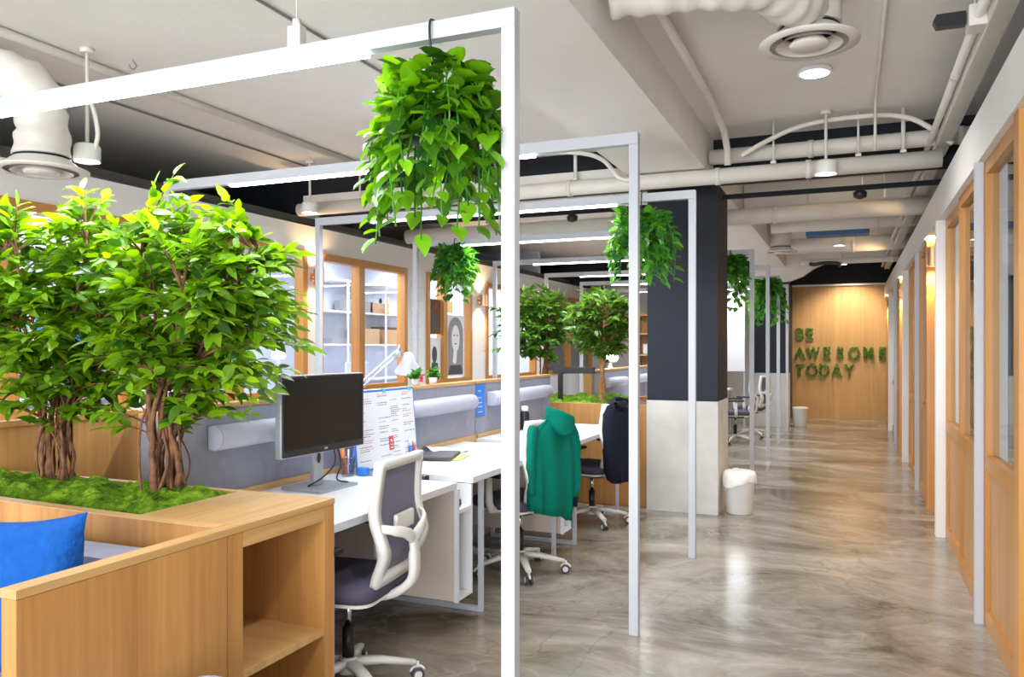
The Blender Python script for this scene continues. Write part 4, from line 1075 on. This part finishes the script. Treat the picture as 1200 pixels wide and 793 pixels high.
for i, (x, y, z) in enumerate(((.07, 7.315, 2.76), (-2.5, 7.465, 2.745))):  # round sensor knobs on the rails, they give no light
    b = new(); lathe(b, [(.02, -.075), (.05, -.06), (.055, -.02), (.03, 0)], 16); tag(obj('track_sensor', b, 'bplastic'), ['small black dome on the track rail over the corridor', 'small black dome on the track rail left of the navy column'][i], 'sensor', loc=(x, y, z))
pipe('water_pipe', 'cream pipe across the whole room behind the black track rail', [(-5.0, 8.6, 2.80), (1.5, 8.6, 2.80)], .085, flanges=(.2, .5, .66, .9))
b = new(); box(b, -1.05, 1.5, 8.9, 9.0, 2.93, 3.185); tag(obj('ceiling_rib', b, 'ceil'), 'narrow cream ceiling rib behind the cream cross pipe', 'beam')
pipe('round_duct', 'big white round duct across the corridor, nearer of two by the blue face', [(-.92, 10.6, 2.98), (1.5, 10.6, 2.98)], .10, cat='duct', flanges=(.5,))
pipe('round_duct', 'big white round duct across the corridor, farther of two by the blue face', [(-.95, 12.6, 2.94), (1.5, 12.6, 2.94)], .11, cat='duct', flanges=(.4,))
b = new(); box(b, -.55, .22, 11.3, 11.6, 2.92, 3.02, .004); [tube(b, [(x, 11.45, 3.02), (x, 11.45, CZ - .001)], .006, 6) for x in (-.5, .18)]; tag(obj('box_duct', b, 'bluelight'), 'blue box duct between the two big round ducts', 'duct')
pipe('water_pipe', 'thin cream pipe in front of the oak end wall near the ceiling', [(-.75, 13.9, 2.83), (1.5, 13.9, 2.83)], .045, flanges=(.6,))
b = new(); tube(b, bez([(-.62, 13.83, 2.80), (-.55, 13.83, 2.78), (-.4, 13.83, 2.80), (-.2, 13.83, 2.79), (-.15, 13.83, 2.74)], 5), .028, 8); tag(obj('black_hose', b, 'bplastic'), 'short black hose hanging under the far ducts', 'hose')
# curved white drop in front of the rear column
pl = [(-1.70, 2.60), (-1.30, 2.60), (-1.0, 2.62), (-.78, 2.70), (-.60, 2.83), (-.45, 2.90), (-.2, 2.92), (.60, 2.93), (.60, CZ), (-1.70, CZ)]
b = new(); prism(b, pl, 1, 15.0, 15.2); struct('trim_20', b, 'ceil')
# long pipes along the right
pipe('water_pipe', 'slim long cream pipe running along the right wall under the ceiling', [(.53, -1, 2.95), (.53, 16.3, 2.95)], .022, flanges=(.35, .6, .8))
b = new(); box(b, .563, .655, -1, 16.4, 2.895, 2.965, .006); tag(obj('cable_tray', b, 'pipe'), 'broad long cream cable tray beside the slim pipe on the right', 'cable tray')
b = new(); box(b, .49, .58, 4.15, 4.28, 2.90, 3.0, .01); tube(b, [(.52, 4.2, 3.0), (.52, 4.2, 3.185)], .005, 6); tag(obj('pipe_clamp', b, 'pipe'), 'cream clamp with rod holding the slim pipe at upper right', 'clamp')
b = new(); prism(b, [(-.075, 0), (-.06, -.03), (.06, -.03), (.06, .03), (-.06, .03)], 1, 0, .05); tag(obj('junction_box', b, 'bplastic'), 'black junction box left of the clamp on the slim pipe', 'box', loc=(.425, 4.2, 2.96))
pipe('conduit', 'round white conduit running along the ceiling beside the long beam', [(-.88, 1.0, 3.13), (-.88, 5.6, 3.13), (-.88, 6.2, 3.08), (-.88, 6.38, 2.98), (-.88, 6.40, 2.86)], .026, smoothpath=False)
pipe('conduit', 'thin conduit along the corridor ceiling above the hanging lamps', [(.16, 2.0, 3.176), (.16, 6.0, 3.176), (.16, 6.3, 3.14), (.16, 6.36, 2.98), (.16, 6.38, 2.87)], .010)
pipe('conduit', 'thin dark conduit on the ceiling above the nearest frame', [(-2.72, -.5, 3.178), (-2.72, 5.2, 3.178)], .008, m='midgrey')
pipe('conduit', 'thin dark conduit on the ceiling near the left glass wall', [(-4.8, -.5, 3.178), (-4.8, 6.4, 3.178)], .008, m='midgrey')
pipe('conduit', 'pale pipe on the ceiling between the two thin dark conduits', [(-4.25, -.5, 3.16), (-4.25, 6.8, 3.16)], .028)
pipe('conduit', 'thin white arched conduit in front of the black bulkhead over the corridor', [(-.78, 6.42, 2.93), (-.62, 6.42, 3.01), (-.42, 6.42, 3.09), (-.2, 6.42, 3.13), (.15, 6.42, 3.135), (.36, 6.42, 3.10), (.5, 6.42, 3.02), (.66, 6.42, 2.88)], .018, smoothpath=True)
pipe('conduit', 'thin white arched conduit in front of the black bulkhead, left of the long beam', [(-3.0, 6.4, 3.10), (-2.5, 6.4, 3.10), (-2.1, 6.4, 3.07), (-1.88, 6.4, 2.99), (-1.74, 6.4, 2.83), (-1.6, 6.4, 2.81)], .018, smoothpath=True)
rods = [(-3.62, 6.5), (-3.25, 6.5), (-2.75, 6.5), (-2.15, 6.5), (-4.3, 6.5), (.05, 6.5), (.35, 6.5), (-.55, 6.5), (-3.9, 8.6), (-2.4, 8.6), (-.4, 8.6), (.1, 8.6), (.3, 8.6)]
for i, (x, y) in enumerate(rods):
    b = new(); z = 2.862 if y < 7 else 2.885; tube(b, [(0, 0, 0), (0, 0, CZ - z - .001)], .009 if i % 3 else .016, 6); box(b, -.02, .02, -.02, .02, 0, .02)
    same = sorted(q[0] for q in rods if q[1] == y); nth = ['first', 'second', 'third', 'fourth', 'fifth', 'sixth', 'seventh', 'eighth'][same.index(x)]
    tag(obj('pipe_hanger', b, 'pipe'), nth + ' hanger rod from the left on the ' + ('thick front cross pipe' if y < 7 else 'rear cross pipe behind the black rail'), 'hanger rod', 'hanger rods of the cross pipes', loc=(x, y, z))
b = new(); tube(b, bez([(0, 0, 0), (.0, .03, -.03), (0, 0, -.06), (0, -.025, -.035)], 5), .004, 6); tag(obj('ceiling_hook', b, 'midgrey'), 'small metal hook in the ceiling above the left tree', 'hook', loc=(-4.0, 3.6, CZ - .002))

# ================================================================ leafy letters on the end wall
def leaf_letter(ch, x, z, label, seed, h=.255):
    XS = {'M': .74, 'W': .64}.get(ch, .80)
    cu = bpy.data.curves.new('tmp', 'FONT'); cu.body = ch; cu.size = h / .72; cu.offset = .006; cu.align_x = 'CENTER'; cu.extrude = 0
    o = bpy.data.objects.new('tmp', cu); COL.objects.link(o)
    me = bpy.data.meshes.new_from_object(o.evaluated_get(bpy.context.evaluated_depsgraph_get()))
    tris = []; me.calc_loop_triangles()
    for tr in me.loop_triangles:
        v = [me.vertices[i].co.copy() for i in tr.vertices]; tris.append((v, (v[1] - v[0]).cross(v[2] - v[0]).length / 2))
    b = new(); b.from_mesh(me); g = bmesh.ops.extrude_face_region(b, geom=b.faces[:])
    for v in [q for q in g['geom'] if isinstance(q, bmesh.types.BMVert)]: v.co.z -= .035
    for v in b.verts: v.co = Vector((v.co.x * XS, -v.co.z - .001 - .035, v.co.y))
    bpy.data.objects.remove(o); bpy.data.curves.remove(cu); bpy.data.meshes.remove(me)
    rnd = random.Random(seed)
    t = thing('leafy_letter', label, 'letter', (x, 17.655, z), 0, 'leafy letters on the oak end wall')
    obj('backing', b, 'fern', t)
    b = new(); A = sum(a for _, a in tris)
    for k in range(int(170 * A / .02)):
        q = rnd.uniform(0, A)
        for v, a in tris:
            q -= a
            if q <= 0: break
        u, w = rnd.random(), rnd.random()
        if u + w > 1: u, w = 1 - u, 1 - w
        p = v[0] + (v[1] - v[0]) * u + (v[2] - v[0]) * w
        leaf(b, Vector((p.x * XS, -.038, p.y)), Vector((rnd.uniform(-.7, .7), rnd.uniform(-1.6, -.5), rnd.uniform(-.7, .7))), Vector((0, -1, .3)), rnd.uniform(.022, .045), .018, .2)
    rawobj('foliage', b, 'wallmoss', t)
for word, z, x0, pitch in (('BE', 1.60, -.97, .19), ('AWESOME', 1.21, -.97, .257), ('TODAY', .86, -.97, .235)):
    for i, ch in enumerate(word):
        nm = {'E': 'letter E'}.get(ch, 'letter ' + ch)
        which = '' if word.count(ch) == 1 else (', first E of it' if i == word.index(ch) else ', last E of it')
        leaf_letter(ch, x0 + i * pitch, z, 'leafy %s of the word %s on the end wall%s' % (nm, word, which), ord(ch) + i)
light('SPOT', 'wall_washer', (-.15, 15.6, 2.95), 110, (1, .88, .70), .02, (R(52), 0, 0), None, R(70), .9)
light('SPOT', 'wall_washer', (.0, 17.0, 2.98), 85, (1, .86, .64), .015, (R(14), 0, 0), None, R(120), .8)

# ================================================================ left offices, seen through the glass
BX = -6.75
b = new(); box(b, BX - .1, BX, -1, 11.95, 0, 2.72); struct('wall_office_back', b, 'lav')
b = new(); box(b, BX - .1, BX, 12.06, 17.6, 0, 2.72); struct('wall_office_back_far', b, 'white')
def shelving(label, y0, y1, zs, posts):
    t = thing('shelving_unit', label, 'shelf', (BX + .001, y0, 0)); L = y1 - y0
    for z in zs:
        b = new(); box(b, 0, .35, 0, L, z - .022, z); obj('shelf', b, 'paper', t)
    for p in posts:
        b = new(); box(b, .351, .371, p - .012, p + .012, 0, zs[-1] + .0); obj('upright', b, 'paper', t)
shelving('white wall shelving behind the first wide office pane, with teal and blue things', 6.6, 8.62, (1.0, 1.48, 1.97, 2.40), (.02, 1.35, 2.0))
shelving('white wall shelving behind the middle office panes, with boxes', 8.75, 11.9, (1.0, 1.50, 1.95, 2.38), (.02, .62, 1.6, 3.1))
shelving('white wall shelving behind the leftmost office panes', 2.6, 6.4, (1.0, 1.48, 1.97, 2.40), (.02, 1.3, 2.6, 3.78))
def item(name, m, w, d, h, y, z, label, cat, kind='box', rz=0):
    b = new()
    if kind == 'box': box(b, -d / 2, d / 2, -w / 2, w / 2, 0, h, .006)
    elif kind == 'cup': lathe(b, [(w * .36, 0), (w * .5, h), (w * .46, h), (w * .33, .01)], 18, cap1=False)
    elif kind == 'fig': lathe(b, [(w * .4, 0), (w * .45, h * .1), (w * .2, h * .25), (w * .38, h * .5), (w * .2, h * .68), (w * .28, h * .82), (w * .1, h)], 14)
    elif kind == 'ball': lathe(b, [(w * .05, 0), (w * .4, h * .18), (w * .5, h * .5), (w * .4, h * .82), (w * .05, h)], 16)
    return tag(obj(name, b, m), label, cat, loc=(BX + .20, y, z + .001), rz=rz)
item('storage_box', 'navy', .50, .28, .20, 7.75, 2.40, 'dark blue storage box on the topmost office shelf', 'box')
item('storage_box', 'paper', .36, .28, .14, 8.22, 2.40, 'white storage box on the topmost office shelf', 'box')
item('cup', 'teal', .17, .17, .17, 7.80, 1.48, 'light teal cup on the office shelf', 'cup', 'cup')
for i, (y, h, m) in enumerate(((7.97, .20, 'orange'), (8.06, .17, 'red'), (7.66, .15, 'orange'))):
    item('toy_figure', m, .10, .12, h, y, 1.48, ['orange figure beside the teal cup', 'red figure right of the orange figure', 'orange figure left of the teal cup'][i], 'figure', 'fig')
for i, (y, z, w) in enumerate(((8.20, 1.48, .16), (8.36, 1.48, .15), (8.26, 1.60, .15), (8.23, 1.72, .11))):
    item('blue_ball', 'blue' if i % 2 else 'bluelight', w, w, .13, y, z, ['blue ball at the bottom left of the small heap on the office shelf', 'blue ball at the bottom right of the small heap on the office shelf', 'blue ball in the middle of the small heap on the office shelf', 'topmost blue ball of the small heap on the office shelf'][i], 'ball', 'ball')
for i, y in enumerate((7.55, 7.70)): item('bottle', 'teal', .09, .09, .22, y, 1.97, ['left', 'right'][i] + ' of two teal bottles on the middle office shelf', 'bottle', 'fig')
item('tool_case', 'dkgrey', .42, .22, .13, 8.18, 1.97, 'flat dark case on the middle office shelf', 'case')
item('document_tray', 'midgrey', .55, .28, .16, 9.75, 1.95, 'long dark tray on the shelf behind the middle panes', 'tray')
item('document_tray', 'card', .40, .28, .15, 10.16, 1.95, 'brown tray beside the long dark tray', 'tray')
item('statuette', 'bplastic', .10, .10, .24, 10.46, 1.95, 'black statuette on the office shelf', 'statuette', 'fig')
item('statuette', 'gold', .11, .11, .28, 10.64, 1.95, 'golden statuette on the office shelf', 'statuette', 'fig')
item('cardboard_box', 'card', .42, .26, .22, 10.02, 1.50, 'cardboard box with lid, left of two on the lower office shelf', 'box')
item('cardboard_box', 'card', .60, .28, .22, 10.72, 1.50, 'cardboard box with lid, right of two on the lower office shelf', 'box')
item('serving_tray', 'dkgrey', .62, .29, .035, 10.72, 1.722, 'flat dark tray lying on the right cardboard box', 'tray')
item('folded_cloth', 'midgrey', .34, .2, .08, 9.25, 1.50, 'grey folded cloth on the lower office shelf', 'cloth')
rnd = random.Random(9)
for k in range(9):
    h = rnd.uniform(.2, .3); item('binder', rnd.choice(['paper', 'teal', 'midgrey', 'blue', 'card']), .06, .24, h, 4.6 + k * .075, 1.48, ['first', 'second', 'third', 'fourth', 'fifth', 'sixth', 'seventh', 'eighth', 'last'][k] + ' binder from the left on the office shelf behind the trees', 'binder')['group'] = 'binders on the left office shelf'
b = new(); box(b, -6.4, -5.7, 5.0, 11.5, .70, .735, .002); tag(obj('office_desk', b, 'desk'), 'long white desk inside the glazed office', 'desk')
for i, (y, w) in enumerate(((9.0, .5), (5.9, .45))):
    t = thing('office_monitor', ['pale blue monitor seen through the middle office pane', 'pale blue monitor seen through the left office pane beside the tree'][i], 'monitor', (-6.0, y, .7355))
    b = new(); box(b, -.015, .015, -w / 2, w / 2, .16, .52, .006); obj('housing', b, 'lav', t)
    b = new(); box(b, -.05, .02, -.03, .03, .004, .1595); box(b, -.1, .08, -.1, .1, 0, .0035); obj('stand', b, 'silver', t)
# posters on the glass wall
def poster(label, y0, y1, z0, z1, kind):
    t = thing('poster', label, 'poster', (XL - .028, y0, z0)); w = y1 - y0; h = z1 - z0
    b = new(); box(b, 0, .004, 0, w, 0, h); obj('sheet', b, 'paper', t)
    if kind == 'portrait':
        b = new(); P = [(w * .08, h * .02), (w * .92, h * .02)] + [(w * .5 + w * .42 * math.cos(a), h * .70 + h * .27 * math.sin(a)) for a in [PI * i / 12 for i in range(13)]]
        prism(b, P, 0, .0042, .0055); obj('figure', b, 'midgrey', t, 'grey rounded silhouette')
        b = new(); P = [(w * .5 + w * .22 * math.cos(a), h * .62 + h * .22 * math.sin(a)) for a in [2 * PI * i / 20 for i in range(20)]]; prism(b, P, 0, .0056, .0065)
        P = [(w * .34, h * .22), (w * .52, h * .20), (w * .58, h * .42), (w * .40, h * .45)]; prism(b, P, 0, .0056, .0064); obj('face', b, 'paper', t)
        b = new(); box(b, .0066, .0072, w * .38, w * .46, h * .66, h * .68); box(b, .0066, .0072, w * .55, w * .63, h * .66, h * .68); box(b, .0066, .0072, w * .44, w * .56, h * .52, h * .54)
        P = [(w * .1, h * .03), (w * .9, h * .03), (w * .8, h * .18), (w * .2, h * .18)]; prism(b, P, 0, .0057, .0064); obj('features', b, 'dkgrey', t)
    elif kind == 'brown':
        b = new(); box(b, .0042, .005, .01, w - .01, .01, h - .01); obj('picture', b, 'bark', t)
        b = new(); prism(b, [(w * .2, h * .1), (w * .8, h * .1), (w * .6, h * .6), (w * .35, h * .7)], 0, .0051, .0057); obj('figure', b, 'dkgrey', t)
    elif kind == 'small':
        b = new(); P = [(w * .5 + w * .2 * math.cos(a), h * .6 + h * .2 * math.sin(a)) for a in [2 * PI * i / 16 for i in range(16)]]; prism(b, P, 0, .0042, .005); prism(b, [(w * .15, 0), (w * .9, 0), (w * .75, h * .4), (w * .3, h * .42)], 0, .0042, .005); obj('figure', b, 'dkgrey', t)
    elif kind == 'blank':
        b = new(); 
        for k in range(5): box(b, .0042, .0048, w * .1, w * .9, h * (.12 + .2 * k), h * (.125 + .2 * k))
        box(b, .0042, .005, w * .4, w * .6, h * .05, h * .1); obj('print', b, 'midgrey', t)
poster('tall black and white portrait poster on the office glass right of the green hanging plant', 9.86, 10.42, 1.05, 1.90, 'portrait')
poster('brown picture high on the narrow office pane', 9.34, 9.70, 1.62, 2.10, 'brown')
poster('small black and white figure poster low on the narrow office pane', 9.34, 9.70, 1.02, 1.58, 'small')
t = poster('white printed list on the white pier between the office windows', 8.82, 9.12, 1.45, 2.28, 'blank')
[o for o in COL.objects if o.name.startswith('poster')][-1].location.x = XL + .001
b = new(); box(b, 0, .02, 0, .22, 0, .16); tag(obj('yellow_sign', b, 'gold'), 'small golden square above the portrait poster', 'sign', loc=(XL - .028, 9.80, 1.93))

# ================================================================ beyond the column, left
t = thing('bookcase', 'oak bookcase beyond the small tree, left of the navy column', 'bookcase', (-3.6, 14.3, 0))
b = new(); box(b, 0, 1.4, .36, .38, 0, 2.05); obj('back', b, 'panel', t)
for x in (0, .46, .92, 1.37):
    b = new(); box(b, x, x + .03, 0, .36, 0, 2.05); obj('upright', b, 'oak', t)
for z in (.9, 1.3, 1.68, 2.02):
    b = new(); box(b, .03, 1.37, .002, .36, z, z + .03); obj('shelf', b, 'oak_x', t)
for i, (x, z) in enumerate(((-3.35, 1.35), (-2.9, 1.35), (-2.42, 1.73))):
    b = new(); box(b, -.12, .12, -.08, .08, 0, .18, .01); tag(obj('storage_box', b, ['paper', 'card', 'midgrey'][i]), ['white', 'brown', 'grey'][i] + ' box on the far oak bookcase', 'box', loc=(x, 14.45, z - .019))
# white screen panel seen between columns
t = thing('whiteboard', 'large white board past the navy column above the two chairs', 'whiteboard', (-2.9, 14.9, .0))
b = new(); box(b, 0, 1.15, 0, .03, 1.02, 2.72, .003); obj('panel', b, 'desk', t)
b = new(); box(b, 0, .03, .031, .05, 0, 2.72); box(b, 1.12, 1.15, .031, .05, 0, 2.72); obj('frame', b, 'steel', t)
# white lamps glowing on far desks
for i, (x, y, z) in enumerate(((-2.75, 9.4, 1.201),)):
    t = thing('table_lamp', 'glowing white table lamp behind the black bar lamp', 'lamp', (x + .08, y, z))
    b = new(); lathe(b, [(.03, 0), (.03, .02), (.01, .03), (.01, .08)], 16); obj('base', b, 'steel', t)
    b = new(); lathe(b, [(.07, .08), (.10, .12), (.08, .20), (.03, .23)], 20); obj('lamp_shade', b, 'lamp', t, 'glowing white shade')
b = new(); lathe(b, [(.15, 0), (.17, .02), (.17, .44), (.13, .51), (.06, .548), (.005, .556)], 32); tag(obj('pouf', b, 'greyfab'), 'grey-blue round pouf peeping over the bottom edge beside the booth panel', 'pouf', loc=(-1.60, 1.67, 0))
